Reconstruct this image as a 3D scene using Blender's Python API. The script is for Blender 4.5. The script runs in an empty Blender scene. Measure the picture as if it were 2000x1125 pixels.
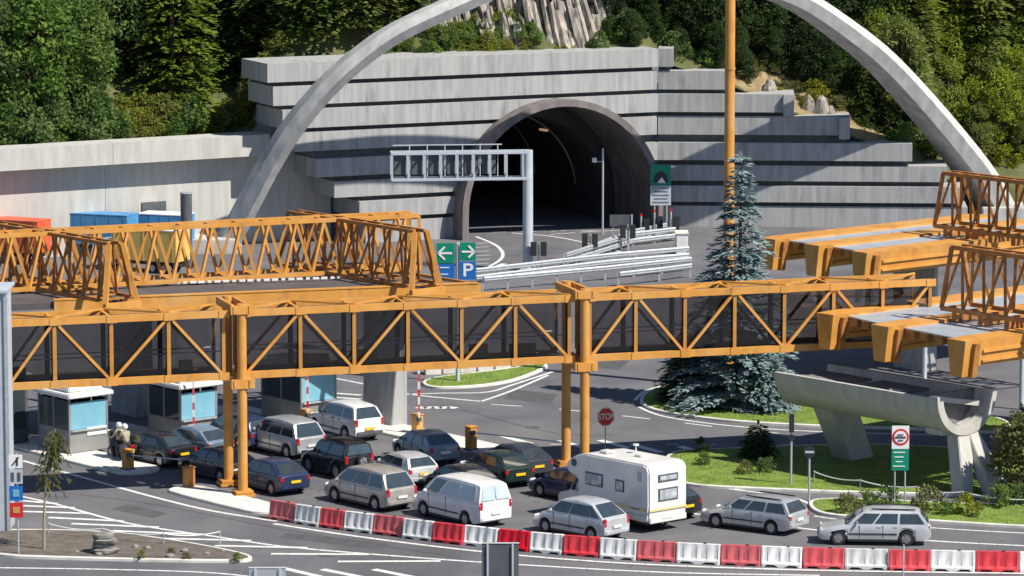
import bpy, bmesh, math, random
from mathutils import Vector, Matrix, noise
R_ = math.radians
S = bpy.context.scene
C = S.collection

# ---------------------------------------------------------------- camera, sky, sun, exposure
F, CH = 8000.0, 34.0                      # focal length in photo pixels, camera height (m)
PITCH = math.atan(1129.5 / F)
cam = bpy.data.objects.new('camera', bpy.data.cameras.new('camera'))
C.objects.link(cam); S.camera = cam
cam.location = (0, 0, CH); cam.rotation_euler = (math.pi/2 - PITCH, 0, 0)
cam.data.sensor_width = 36; cam.data.lens = 36*F/2000
cam.data.clip_start = 1; cam.data.clip_end = 3000

SUN_EL, SUN_AZ = R_(49), (math.cos(R_(31)), -math.sin(R_(31)))   # direction towards the sun
w = bpy.data.worlds.new('World'); S.world = w; w.use_nodes = True
nt = w.node_tree; bg = nt.nodes['Background']
sky = nt.nodes.new('ShaderNodeTexSky'); sky.sky_type = 'NISHITA'; sky.sun_disc = False
sky.sun_elevation = SUN_EL; sky.sun_rotation = math.atan2(SUN_AZ[0], SUN_AZ[1])
sky.altitude = 1300; sky.air_density = 1.0; sky.dust_density = .1; sky.ozone_density = 4.0
nt.links.new(sky.outputs[0], bg.inputs[0]); bg.inputs[1].default_value = 0.075
sun = bpy.data.objects.new('sun', bpy.data.lights.new('sun', 'SUN')); C.objects.link(sun)
sun.data.energy = 5.0; sun.data.angle = R_(0.53); sun.data.color = (1, 0.94, 0.84)
sdir = Vector((SUN_AZ[0]*math.cos(SUN_EL), SUN_AZ[1]*math.cos(SUN_EL), math.sin(SUN_EL)))
sun.rotation_euler = sdir.to_track_quat('Z', 'Y').to_euler()
sun.location = sdir*200
S.view_settings.view_transform = 'Standard'; S.view_settings.look = 'None'
S.view_settings.gamma = 1; S.view_settings.use_curve_mapping = False
S.view_settings.exposure = 0.42

# ---------------------------------------------------------------- surveying helpers
cp_, sp_ = math.cos(PITCH), math.sin(PITCH)
def ray(u, v):
    dx, dy = (u-1000)/F, (562.5-v)/F
    return Vector((dx, cp_+sp_*dy, -sp_+cp_*dy))
def G(u, v, z=0.0):                       # survey point: where the sight line meets level z
    d = ray(u, v); t = (z-CH)/d.z
    return Vector((d.x*t, d.y*t, z))
def U(u, v, Y):                           # sight line at distance Y
    d = ray(u, v); t = Y/d.y
    return Vector((d.x*t, Y, CH+d.z*t))
def hit(u, v, P, n):                      # sight line with a plane
    d = ray(u, v); o = Vector((0, 0, CH)); t = (P-o).dot(n)/d.dot(n)
    return o+d*t
LANE = Vector((-0.64, 0.768, 0))          # direction of the toll lanes
CROSS = Vector((0.768, 0.64, 0))

# ---------------------------------------------------------------- materials
def mat(name, col, rough=.6, metal=0, col2=None, scale=3, stretch=(1, 1, 1), bump=0, bscale=None, coat=0, detail=5, lo=.35, hi=.65, spec=.5, world=False):
    m = bpy.data.materials.new(name); m.use_nodes = True
    n = m.node_tree; b = n.nodes['Principled BSDF']
    b.inputs['Base Color'].default_value = (*col, 1); b.inputs['Roughness'].default_value = rough
    b.inputs['Metallic'].default_value = metal; b.inputs['Coat Weight'].default_value = coat
    b.inputs['Specular IOR Level'].default_value = spec
    if col2 or bump:
        if world:
            tc = n.nodes.new('ShaderNodeNewGeometry'); out = tc.outputs['Position']
        else:
            tc = n.nodes.new('ShaderNodeTexCoord'); out = tc.outputs['Object']
        mp = n.nodes.new('ShaderNodeMapping'); mp.inputs['Scale'].default_value = stretch
        n.links.new(out, mp.inputs[0])
    if col2:
        t = n.nodes.new('ShaderNodeTexNoise'); t.inputs['Scale'].default_value = scale; t.inputs['Detail'].default_value = detail
        n.links.new(mp.outputs[0], t.inputs['Vector'])
        r = n.nodes.new('ShaderNodeValToRGB')
        r.color_ramp.elements[0].position = lo; r.color_ramp.elements[0].color = (*col, 1)
        r.color_ramp.elements[1].position = hi; r.color_ramp.elements[1].color = (*col2, 1)
        n.links.new(t.outputs[0], r.inputs[0]); n.links.new(r.outputs[0], b.inputs['Base Color'])
    if bump:
        t2 = n.nodes.new('ShaderNodeTexNoise'); t2.inputs['Scale'].default_value = bscale or scale*4; t2.inputs['Detail'].default_value = 4
        n.links.new(mp.outputs[0], t2.inputs['Vector'])
        bp = n.nodes.new('ShaderNodeBump'); bp.inputs['Strength'].default_value = bump; bp.inputs['Distance'].default_value = .05
        n.links.new(t2.outputs[0], bp.inputs['Height']); n.links.new(bp.outputs[0], b.inputs['Normal'])
    return m

def mixcol(m, col, scale, lo, hi, stretch=(1, 1, 1), amount=1.0, world=False):
    """lay a second, larger pattern of colour over a material (stains, patches)"""
    n = m.node_tree; b = n.nodes['Principled BSDF']
    src = b.inputs['Base Color'].links[0].from_socket if b.inputs['Base Color'].links else None
    if world:
        tc = n.nodes.new('ShaderNodeNewGeometry'); out = tc.outputs['Position']
    else:
        tc = n.nodes.new('ShaderNodeTexCoord'); out = tc.outputs['Object']
    mp = n.nodes.new('ShaderNodeMapping'); mp.inputs['Scale'].default_value = stretch
    n.links.new(out, mp.inputs[0])
    t = n.nodes.new('ShaderNodeTexNoise'); t.inputs['Scale'].default_value = scale; t.inputs['Detail'].default_value = 6
    n.links.new(mp.outputs[0], t.inputs['Vector'])
    mr = n.nodes.new('ShaderNodeMapRange'); mr.inputs[1].default_value = lo; mr.inputs[2].default_value = hi; mr.inputs[4].default_value = amount
    n.links.new(t.outputs[0], mr.inputs[0])
    mx = n.nodes.new('ShaderNodeMix'); mx.data_type = 'RGBA'
    n.links.new(mr.outputs[0], mx.inputs[0])
    if src: n.links.new(src, mx.inputs[6])
    else: mx.inputs[6].default_value = b.inputs['Base Color'].default_value
    mx.inputs[7].default_value = (*col, 1)
    n.links.new(mx.outputs[2], b.inputs['Base Color'])
    return m

M = {}
M['asphalt'] = mat('asphalt', (.105, .104, .118), .85, col2=(.15, .147, .158), scale=.35, bump=.15, bscale=25, detail=9, world=True)
mixcol(M['asphalt'], (.075, .074, .082), .12, .52, .62, (1, .35, 1), .55, True)
mixcol(M['asphalt'], (.17, .165, .165), .05, .5, .62, (1, 1, 1), .5, True)
mixcol(M['asphalt'], (.06, .06, .066), 1.4, .60, .70, (1, 1, 1), .5, True)
M['patch'] = mat('asphalt_patch', (.07, .069, .075), .85, col2=(.095, .093, .1), scale=1.5, bump=.15, bscale=25, world=True)
M['tar'] = mat('tar_seam', (.035, .035, .04), .6)
M['paint'] = mat('road_paint', (.62, .62, .60), .7, col2=(.78, .78, .76), scale=3, world=True)
mixcol(M['paint'], (.22, .22, .22), 4.5, .56, .72, (1, 1, 1), .6, True)
M['concrete'] = mat('portal_concrete', (.29, .295, .30), .9, col2=(.42, .42, .415), scale=2.0, stretch=(1.6, 1.6, .12), bump=.25, bscale=9, lo=.3, hi=.7, world=True)
mixcol(M['concrete'], (.17, .165, .155), 1.1, .55, .75, (1.2, 1.2, .35), .6, True)
M['concrete_dark'] = mat('recess_concrete', (.14, .14, .14), .95, col2=(.19, .19, .185), scale=2, world=True)  # darker grey: shade of the portal slots put into the concrete colour
M['wallcrete'] = mat('wall_concrete', (.42, .41, .385), .9, col2=(.51, .50, .47), scale=1.5, stretch=(1.5, 1.5, .25), bump=.2, bscale=9, world=True)
M['archcrete'] = mat('arch_concrete', (.40, .40, .39), .85, col2=(.56, .55, .53), scale=1.2, stretch=(1, 1, .6), bump=.15, bscale=6, world=True)
mixcol(M['archcrete'], (.24, .24, .24), .8, .55, .72, (1, 1, .5), .6, True)
M['ring'] = mat('lining', (.13, .115, .115), .75, col2=(.21, .185, .18), scale=1.5, stretch=(1, 1, .3), world=True)
M['tunnel'] = mat('tunnel_wall', (.085, .075, .08), .7, col2=(.055, .05, .055), scale=1, world=True)
M['orange'] = mat('orange_paint', (.56, .25, .045), .5, col2=(.64, .31, .065), scale=1.2, bump=.02, bscale=8, world=True)
mixcol(M['orange'], (.30, .135, .04), 1.6, .54, .74, (1, 1, .5), .65, True)
mixcol(M['orange'], (.60, .36, .14), .5, .5, .7, (1, 1, 1), .5, True)
M['rust_shade'] = mat('weathered_shaded_orange', (.36, .145, .035), .65, col2=(.48, .21, .05), scale=2, world=True)  # weathered tone, with the lane girders' shaded side also put into the colour
mixcol(M['rust_shade'], (.17, .06, .02), 3, .52, .7, (1, 1, 1), .7, True)
M['tanbox'] = mat('tan_box', (.55, .36, .18), .7, col2=(.4, .27, .15), scale=2)
M['roofdark'] = mat('roof_felt', (.07, .062, .066), .9, col2=(.10, .09, .09), scale=.8, world=True)
M['roofgrey'] = mat('roof_sheet', (.42, .47, .53), .4, .3, col2=(.52, .57, .62), scale=.8, world=True)
M['steel'] = mat('galvanised', (.50, .53, .55), .45, .5, col2=(.60, .63, .65), scale=5)
M['greypaint'] = mat('grey_post', (.42, .47, .53), .5, col2=(.50, .54, .58), scale=2)
M['dark'] = mat('dark_plastic', (.025, .027, .03), .5)
M['darkgrey'] = mat('dark_grey', (.07, .08, .09), .6, col2=(.10, .11, .12), scale=2)
M['rubber'] = mat('rubber', (.018, .018, .02), .8)
M['chrome'] = mat('rim_alloy', (.45, .46, .48), .35, .7)
M['white'] = mat('white_paint', (.78, .78, .77), .45, col2=(.70, .70, .69), scale=2)
M['kerb'] = mat('kerb_concrete', (.62, .60, .55), .9, col2=(.74, .72, .67), scale=2, bump=.1, world=True)
mixcol(M['kerb'], (.36, .35, .32), 1.3, .56, .72, (1, 1, 1), .6, True)
M['red'] = mat('red_plastic', (.62, .02, .035), .45, col2=(.72, .035, .05), scale=3)
mixcol(M['red'], (.40, .05, .05), 3, .58, .75, (1, 1, .5), .5)
M['whiteplastic'] = mat('white_plastic', (.72, .72, .70), .5, col2=(.80, .80, .78), scale=3)
mixcol(M['whiteplastic'], (.42, .41, .38), 3.2, .55, .75, (1, 1, .5), .6)
M['signred'] = mat('sign_red', (.60, .02, .03), .4)
M['signgreen'] = mat('sign_green', (.0, .24, .15), .4)
M['signblue'] = mat('sign_blue', (.01, .14, .48), .4)
M['signwhite'] = mat('sign_white', (.80, .80, .80), .4)
M['grass'] = mat('lawn', (.12, .19, .025), .9, col2=(.19, .27, .04), scale=1.2, bump=.6, bscale=14, world=True)
mixcol(M['grass'], (.17, .19, .06), .7, .56, .74, (1, 1, 1), .6, True)
M['blade'] = mat('grass_blade', (.13, .21, .03), .8, col2=(.20, .29, .05), scale=.8, world=True)
M['soil'] = mat('soil', (.10, .085, .07), .95, col2=(.15, .13, .11), scale=2, bump=.6, bscale=12, world=True)
M['hill'] = mat('hillside', (.06, .075, .025), .95, col2=(.13, .13, .05), scale=.5, bump=.8, bscale=3, world=True)
M['dry'] = mat('dry_bank', (.20, .15, .075), .95, col2=(.30, .23, .12), scale=1.2, bump=.9, bscale=4, world=True)
M['rock'] = mat('rock', (.20, .18, .16), .9, col2=(.44, .40, .34), scale=.9, stretch=(2.5, 2.5, .35), bump=.8, bscale=3, world=True)
mixcol(M['rock'], (.07, .06, .055), 1.5, .55, .68, (2.2, 2.2, .4), .8, True)
M['stone'] = mat('stone', (.16, .15, .14), .9, col2=(.26, .25, .23), scale=3, bump=.5, bscale=8)
M['bark'] = mat('bark', (.08, .055, .04), .95, col2=(.13, .10, .075), scale=5, stretch=(1, 1, .2))
M['palebark'] = mat('pale_bark', (.34, .29, .20), .9)
def leafmat(name, a, b, trans=.42, scale=.7):
    m = mat(name, a, .75, col2=b, scale=scale, world=True, spec=.2)
    n = m.node_tree; bs = n.nodes['Principled BSDF']; o = n.nodes['Material Output']
    tr = n.nodes.new('ShaderNodeBsdfTranslucent'); mx = n.nodes.new('ShaderNodeMixShader'); mx.inputs[0].default_value = trans
    n.links.new(bs.inputs['Base Color'].links[0].from_socket, tr.inputs[0])
    n.links.new(bs.outputs[0], mx.inputs[1]); n.links.new(tr.outputs[0], mx.inputs[2]); n.links.new(mx.outputs[0], o.inputs[0])
    return m
M['spruce'] = leafmat('spruce_needles', (.075, .14, .03), (.17, .24, .045))
M['spruce_bright'] = leafmat('spruce_bright_needles', (.12, .19, .025), (.22, .28, .04))
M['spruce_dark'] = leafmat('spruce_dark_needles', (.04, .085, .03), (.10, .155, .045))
M['larch'] = leafmat('larch_needles', (.17, .24, .035), (.31, .36, .06), .45)
M['blue'] = leafmat('blue_spruce_needles', (.18, .26, .27), (.34, .43, .43), .25)
M['leaf'] = leafmat('green_leaves', (.085, .165, .04), (.19, .28, .065))
M['leafyellow'] = leafmat('yellow_green_leaves', (.17, .21, .025), (.30, .30, .04))
M['leafdark'] = leafmat('dark_leaves', (.035, .07, .02), (.08, .13, .035))
M['leafolive'] = leafmat('olive_leaves', (.13, .14, .05), (.20, .20, .08))
def glassmat(name, tint, gloss=.12, rough=.04):
    m = bpy.data.materials.new(name); m.use_nodes = True; n = m.node_tree
    for x in list(n.nodes):
        if x.type == 'BSDF_PRINCIPLED': n.nodes.remove(x)
    o = n.nodes['Material Output']
    t = n.nodes.new('ShaderNodeBsdfTransparent'); t.inputs[0].default_value = (*tint, 1)
    g = n.nodes.new('ShaderNodeBsdfGlossy'); g.inputs['Roughness'].default_value = rough; g.inputs[0].default_value = (.9, .95, 1, 1)
    fr = n.nodes.new('ShaderNodeFresnel'); fr.inputs[0].default_value = 1.5
    ad = n.nodes.new('ShaderNodeMath'); ad.operation = 'ADD'; ad.inputs[1].default_value = gloss
    n.links.new(fr.outputs[0], ad.inputs[0])
    mx = n.nodes.new('ShaderNodeMixShader')
    n.links.new(ad.outputs[0], mx.inputs[0]); n.links.new(t.outputs[0], mx.inputs[1]); n.links.new(g.outputs[0], mx.inputs[2]); n.links.new(mx.outputs[0], o.inputs[0])
    return m
M['bridgeglass'] = glassmat('tinted_glass', (.70, .69, .70), .0)
M['boothglass'] = glassmat('booth_glass', (.35, .45, .5), .25)
M['carglass'] = mat('car_glass', (.03, .045, .055), .05, spec=.9, coat=.8, col2=(.045, .06, .07), scale=2.5)
M['paleglass'] = mat('pale_blind_glass', (.42, .50, .56), .12, col2=(.50, .58, .62), scale=2)
M['boothwall'] = mat('booth_wall', (.20, .20, .20), .5, col2=(.26, .26, .26), scale=1)
M['boothblue'] = mat('booth_blue_panel', (.16, .38, .50), .15, col2=(.22, .46, .58), scale=.6)
M['bluetarp'] = mat('blue_tarpaulin', (.06, .24, .48), .5, col2=(.09, .31, .56), scale=1)
M['redtarp'] = mat('red_tarpaulin', (.62, .09, .03), .5, col2=(.7, .13, .05), scale=1)
M['yellowbox'] = mat('yellow_box', (.66, .43, .10), .5, col2=(.72, .5, .14), scale=1)
M['lamp_red'] = mat('lamp_red', (.45, .01, .02), .25, coat=.5)
M['lamp_clear'] = mat('lamp_clear', (.6, .6, .62), .15)
M['plate_yellow'] = mat('plate_yellow', (.75, .50, .02), .4)
M['plate_white'] = mat('plate_white', (.7, .7, .7), .4)
M['skin'] = mat('skin', (.45, .26, .18), .6)
M['jacket'] = mat('beige_jacket', (.42, .36, .24), .8, col2=(.30, .26, .2), scale=8)
M['trousers'] = mat('dark_trousers', (.03, .03, .04), .8)
def fade(m, amt):
    n = M[m].node_tree; b = n.nodes['Principled BSDF']; src = b.inputs['Base Color'].links[0].from_socket
    oi = n.nodes.new('ShaderNodeObjectInfo'); mr = n.nodes.new('ShaderNodeMapRange'); mr.inputs[3].default_value = 1-amt; mr.inputs[4].default_value = 1+amt*.4
    n.links.new(oi.outputs['Random'], mr.inputs[0])
    hs = n.nodes.new('ShaderNodeHueSaturation'); n.links.new(mr.outputs[0], hs.inputs['Value']); n.links.new(mr.outputs[0], hs.inputs['Saturation']); n.links.new(src, hs.inputs['Color']); n.links.new(hs.outputs[0], b.inputs['Base Color'])
fade('red', .22); fade('whiteplastic', .2)
for k_ in ('spruce', 'spruce_bright', 'spruce_dark', 'larch', 'leaf', 'leafdark', 'leafyellow'): fade(k_, .22)
def paint(name, col, metal=.0, rough=.32):
    k = 'paint_'+name
    if k not in M: M[k] = mat(k, col, rough, metal, coat=.6, col2=tuple(c*.86 for c in col), scale=1.3, lo=.45, hi=.62)
    return M[k]

# ---------------------------------------------------------------- mesh building helpers
def tag(o, label=None, cat=None, group=None, kind=None):
    if label: o['label'] = label
    if cat: o['category'] = cat
    if group: o['group'] = group
    if kind: o['kind'] = kind
    return o
def empty(name, loc=(0, 0, 0), rz=0, label=None, cat=None, group=None):
    o = bpy.data.objects.new(name, None); C.objects.link(o)
    o.location = loc; o.rotation_euler = (0, 0, rz); o.empty_display_size = .3
    return tag(o, label, cat, group)

class MB:
    def __init__(s): s.v = []; s.f = []
    def add(s, vs, fs):
        k = len(s.v); s.v += [tuple(p) for p in vs]; s.f += [tuple(i+k for i in f) for f in fs]; return s
    def box(s, c, size, ax=None):
        c = Vector(c); X, Y, Z = ax if ax else (Vector((1, 0, 0)), Vector((0, 1, 0)), Vector((0, 0, 1)))
        hx, hy, hz = [q/2 for q in size]
        vs = [c+X*a*hx+Y*b*hy+Z*d*hz for d in (-1, 1) for a, b in ((-1, -1), (1, -1), (1, 1), (-1, 1))]
        return s.add(vs, [(3, 2, 1, 0), (4, 5, 6, 7), (0, 1, 5, 4), (1, 2, 6, 5), (2, 3, 7, 6), (3, 0, 4, 7)])
    def bar(s, p, q, w, h=None, up=(0, 0, 1)):
        p, q = Vector(p), Vector(q); d = q-p; L = d.length
        if L < 1e-6: return s
        d /= L; up = Vector(up)
        if abs(d.dot(up)) > .98: up = Vector((1, 0, 0))
        y = up.cross(d).normalized(); z = d.cross(y)
        return s.box((p+q)/2, (L, w, h or w), (d, y, z))
    def tube(s, pts, rads, n=8, cap=True):
        pts = [Vector(p) for p in pts]; vs = []; N = len(pts)
        for i, p in enumerate(pts):
            d = (pts[min(i+1, N-1)]-pts[max(i-1, 0)]).normalized()
            up = Vector((0, 0, 1)) if abs(d.z) < .95 else Vector((1, 0, 0))
            a = d.cross(up).normalized(); b = d.cross(a)
            r = rads[i] if hasattr(rads, '__len__') else rads
            vs += [p+a*math.cos(2*math.pi*k/n)*r+b*math.sin(2*math.pi*k/n)*r for k in range(n)]
        fs = [(i*n+k, i*n+(k+1) % n, (i+1)*n+(k+1) % n, (i+1)*n+k) for i in range(N-1) for k in range(n)]
        if cap: fs += [tuple(range(n-1, -1, -1)), tuple((N-1)*n+k for k in range(n))]
        return s.add(vs, fs)
    def prism(s, poly, ext):                # poly: 3D points of one face, ext: extrusion vector
        n = len(poly); poly = [Vector(p) for p in poly]; ext = Vector(ext)
        return s.add(poly+[p+ext for p in poly], [tuple(range(n)), tuple(range(2*n-1, n-1, -1))]+[(i, i+n, (i+1) % n+n, (i+1) % n) for i in range(n)])
    def loft(s, rings, closed=True, caps=True):
        n = len(rings[0]); vs = [p for r in rings for p in r]; N = len(rings)
        m = n if closed else n-1
        fs = [(i*n+k, i*n+(k+1) % n, (i+1)*n+(k+1) % n, (i+1)*n+k) for i in range(N-1) for k in range(m)]
        if caps: fs += [tuple(range(n-1, -1, -1)), tuple((N-1)*n+k for k in range(n))]
        return s.add(vs, fs)
    def build(s, name, m, parent=None, smooth=0, off=None, bevel=0, fix=True):
        me = bpy.data.meshes.new(name)
        o_ = Vector(off) if off is not None else None
        vs = [tuple(Vector(p)-o_) for p in s.v] if o_ is not None else s.v
        me.from_pydata(vs, [], s.f)
        if fix or bevel:
            bm = bmesh.new(); bm.from_mesh(me)
            if bevel:
                bmesh.ops.remove_doubles(bm, verts=bm.verts, dist=1e-5)
                bmesh.ops.bevel(bm, geom=list(bm.edges), offset=bevel, segments=2, affect='EDGES', clamp_overlap=True)
            bmesh.ops.recalc_face_normals(bm, faces=bm.faces); bm.to_mesh(me); bm.free()
        if smooth:
            me.polygons.foreach_set('use_smooth', [True]*len(me.polygons)); me.set_sharp_from_angle(angle=R_(smooth))
        if m: me.materials.append(M[m] if isinstance(m, str) else m)
        o = bpy.data.objects.new(name, me); C.objects.link(o)
        if parent: o.parent = parent
        return o
def wbuild(mb, name, m, root, **k):         # world coordinates -> child of an unrotated root
    return mb.build(name, m, root, off=root.location, **k)
_unit = {}
def unit(kind, m):
    key = (kind, m if isinstance(m, str) else m.name)
    if key not in _unit:
        mb = MB()
        if kind == 'box': mb.box((.5, 0, 0), (1, 1, 1))
        else: mb.tube([(0, 0, 0), (1, 0, 0)], .5, 10)
        me = bpy.data.meshes.new('unit_'+kind); me.from_pydata(mb.v, [], mb.f)
        me.materials.append(M[m] if isinstance(m, str) else m)
        bm = bmesh.new(); bm.from_mesh(me); bmesh.ops.recalc_face_normals(bm, faces=bm.faces); bm.to_mesh(me); bm.free()
        if kind == 'rod':
            me.polygons.foreach_set('use_smooth', [True]*len(me.polygons)); me.set_sharp_from_angle(angle=R_(50))
        _unit[key] = me
    return _unit[key]
def barobj(name, p, q, w, h, m, root, kind='box', up=(0, 0, 1), world=True):
    """a straight member between two points, sharing one unit mesh"""
    p, q = Vector(p), Vector(q)
    if world: p = p-root.location; q = q-root.location
    d = q-p; L = d.length; d = d/L; up = Vector(up)
    if abs(d.dot(up)) > .98: up = Vector((1, 0, 0))
    y = up.cross(d).normalized(); z = d.cross(y)
    o = bpy.data.objects.new(name, unit(kind, m)); C.objects.link(o); o.parent = root
    mx = Matrix((d, y, z)).transposed().to_4x4(); mx.translation = p
    o.matrix_local = mx @ Matrix.Diagonal((L, w, h, 1))
    return o
def copy_tree(o, parent=None):
    c = o.copy(); C.objects.link(c)
    if parent: c.parent = parent
    for ch in list(o.children): copy_tree(ch, c)
    return c
def text_mesh(name, txt, size, m, parent, loc, rot):
    cu = bpy.data.curves.new(name, 'FONT'); cu.body = txt; cu.size = size; cu.align_x = 'CENTER'; cu.align_y = 'CENTER'; cu.extrude = .003; cu.offset = size*.012
    o = bpy.data.objects.new(name, cu); C.objects.link(o)
    dg = bpy.context.evaluated_depsgraph_get(); me = bpy.data.meshes.new_from_object(o.evaluated_get(dg))
    bpy.data.objects.remove(o); me.materials.clear(); me.materials.append(M[m])
    t = bpy.data.objects.new(name, me); C.objects.link(t); t.parent = parent; t.location = loc; t.rotation_euler = rot
    return t

# ================================================================ SETTING
rng = random.Random(7)
g = MB(); g.add([(-400, -150, 0), (400, -150, 0), (400, 420, 0), (-400, 420, 0)], [(0, 1, 2, 3)])
tag(g.build('road', 'asphalt'), 'grey asphalt of the toll plaza and its approach roads', 'road', kind='structure')

def interp(x, tab):
    if x <= tab[0][0]: return tab[0][1]
    for (a, b), (c, d) in zip(tab, tab[1:]):
        if x <= c: return b+(d-b)*(x-a)/(c-a)
    return tab[-1][1]

# portal survey: left wing passes the lining, right wing turns to face the road
PL = G(895, 465); AL = R_(25)
DL = Vector((math.cos(AL), math.sin(AL), 0)); NL = Vector((-math.sin(AL), math.cos(AL), 0))   # along, backwards
PR = PL+DL*((G(1285, 445).x-PL.x)/DL.x)
AR = R_(-3.0)
DR = Vector((math.cos(AR), math.sin(AR), 0)); NR = Vector((-math.sin(AR), math.cos(AR), 0))
def sL(u, z):    # distance along left wing (from PR, negative to the left)
    lo, hi = -40., 10.
    for _ in range(50):
        m_ = (lo+hi)/2; p = PR+DL*m_
        uu = 1000+F*p.x/(p.y*cp_+(CH-z)*sp_)
        if uu < u: lo = m_
        else: hi = m_
    return lo
def sR(u, z):
    lo, hi = -5., 60.
    for _ in range(50):
        m_ = (lo+hi)/2; p = PR+DR*m_
        uu = 1000+F*p.x/(p.y*cp_+(CH-z)*sp_)
        if uu < u: lo = m_
        else: hi = m_
    return lo
ztops = [hit(720, v, PR, NL).z for v in (117, 162, 208, 253, 299+7, 352, 393, 434)]
zbots = [hit(720, v, PR, NL).z for v in (153.5, 199.5, 244.5, 290.5, 341.5, 383.5, 425.5)]+[-0.3]
RING_C = sL(1085, 4); RING_A = (sL(1272, 1)-sL(890, 1))/2; RING_TOP = hit(1090, 196, PR, NL).z
RING_S = RING_TOP-RING_A            # springing height of the round part
def ring_half(z, grow=0):
    a = RING_A+grow
    if z <= RING_S: return a
    q = (RING_TOP+grow-RING_S)
    k = 1-((z-RING_S)/q)**2
    return a*math.sqrt(k) if k > 0 else 0

# hillside
def yface(x):
    a = interp(x, [(-60, 238), (-33, 254), (-17, 263.5), (-15, 263.5), (PR.x, PR.y+1.5), (26.5, PR.y+.5), (29.5, PR.y+6), (60, PR.y+8)])
    return a
def z0(x): return interp(x, [(-60, 6.6), (-17.5, 6.6), (-15.0, 11.0), (9, 11.4), (14, 9.8), (19, 7.6), (24, 5.6), (28.5, 3.9), (34, 3.2), (60, 2.5)])
def hz(x, y):
    d = y-yface(x)
    s = interp(x, [(-60, .62), (-16, .62), (-6, .8), (2, .95), (8, .9), (14, .55), (30, .62), (60, .7)])
    nz = noise.noise(Vector((x*.22, y*.22, 0)))*.8+noise.noise(Vector((x*.7, y*.7, 3)))*.35
    return z0(x)+max(d, 0)*s+nz*min(1, max(d, 0)/2.5)-.25
hb = MB(); nx, ny = 150, 44
xs = [-75+150*i/nx for i in range(nx+1)]
for j in range(ny+1):
    for x in xs:
        d = -0.4+(j/ny)**1.5*75
        y = yface(x)+d
        hb.v.append((x, y, hz(x, y) if j or x < 27 else -1.0))
for j in range(ny):
    for i in range(nx):
        a = j*(nx+1)+i; hb.f.append((a, a+1, a+nx+2, a+nx+1))
hill = hb.build('hillside', 'hill', smooth=80, fix=False); tag(hill, 'steep wooded hillside above the tunnel mouth', 'hillside', kind='structure')
db = MB()                                   # dry grassy bank above the right wing
dn, dm = 46, 14
for j in range(dm+1):
    for i in range(dn+1):
        x = 12.5+13*i/dn; y = yface(x)+.0+j*.36; edge = min(i, dn-i, j+3, dm-j)
        db.v.append((x, y, hz(x, y)+.06+(0.12*noise.noise(Vector((x*1.7, y*1.7, 5)))) - (.3 if edge < 1 else 0)))
for j in range(dm):
    for i in range(dn):
        a = j*(dn+1)+i; db.f.append((a, a+1, a+dn+2, a+dn+1))
tag(db.build('dry_bank', 'dry', smooth=80, fix=False), 'bank of dry yellowed grass above the stepped concrete', 'bank', kind='structure')

# ---------------------------------------------------------------- tunnel portal
portal = empty('tunnel_portal', PR, label='stepped grey concrete tunnel portal of long stacked beams around a dark mouth', cat='tunnel portal')
cornersL = [522, 535, 552, 580, 617, 655, 702, 716]
endsR = [1315, 1428, 1551, 1660, 1782, 1850, 1880, 1890]
def ring_pts(z0_, z1_, side):
    return [(RING_C+side*ring_half(z0_+(z1_-z0_)*k/5, .15), z0_+(z1_-z0_)*k/5) for k in range(6)]
DEPTH = 4.5
def piece(spec, poly, ext):
    mb = MB(); mb.prism(poly, ext); wbuild(mb, spec[0], spec[1], portal)
def left_piece(mb, k, zb, zt, rec, su):
    P = lambda s, z: PR+DL*s+Vector((0, 0, z))+NL*rec
    if zb >= RING_TOP+.12:
        piece(mb, [P(su, zb), P(.0, zb), P(.0, zt), P(su, zt)], NL*(DEPTH-rec))
        return
    zc = min(zt, RING_TOP+.1)
    r = ring_pts(zb, zc, -1)
    poly = [P(su, zb)]+[P(s, z) for s, z in r]
    if zt > zc+.01: poly += [P(RING_C, zt)]
    poly += [P(su, zt)] if zt <= zc+.01 else [P(su, zt)]
    piece(mb, poly, NL*(DEPTH-rec))
    r = ring_pts(zb, zc, 1)
    if r[0][0] < -.05:
        r = [(min(s, -.02), z) for s, z in r]
        poly = [P(s, z) for s, z in r]
        if zt > zc+.01: poly += [P(RING_C, zt)]
        poly += [P(0, zt), P(0, zb)]
        piece(mb, poly, NL*(DEPTH-rec))
def right_piece(mb, zb, zt, rec, e):
    P = lambda s, z: PR+DR*s+Vector((0, 0, z))+NR*rec
    piece(mb, [P(.0, zb), P(e, zb), P(e, zt), P(.0, zt)], NR*(DEPTH-rec))
for k in range(8):
    zt, zb = ztops[k], zbots[k]
    su = sL(cornersL[k], zt); e = sR(endsR[k], zt)
    rc = .16*(k % 2)
    left_piece(('beam', 'concrete'), k, zb, zt, rc, su); right_piece(('beam', 'concrete'), zb, zt, rc, e)
    if k < 7:
        su2 = sL(cornersL[k+1], zb)+.15; e2 = sR(endsR[k], zb)-.2
        left_piece(('recessed_joint', 'concrete_dark'), k, ztops[k+1]-.005, zb+.005, .9, su2); right_piece(('recessed_joint', 'concrete_dark'), ztops[k+1]-.005, zb+.005, .9, e2)
# end blocks standing proud on the upper right beams
for k in (2, 3):
    e = sR(endsR[k], ztops[k])
    p = PR+DR*(e-.35)
    mb = MB(); mb.box(p+Vector((0, 0, (ztops[k]+zbots[k])/2-.12))-NR*.06, (.7, .5, ztops[k]-zbots[k]+.2), (DR, NR, Vector((0, 0, 1))))
    wbuild(mb, 'end_block', 'concrete', portal)
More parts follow.
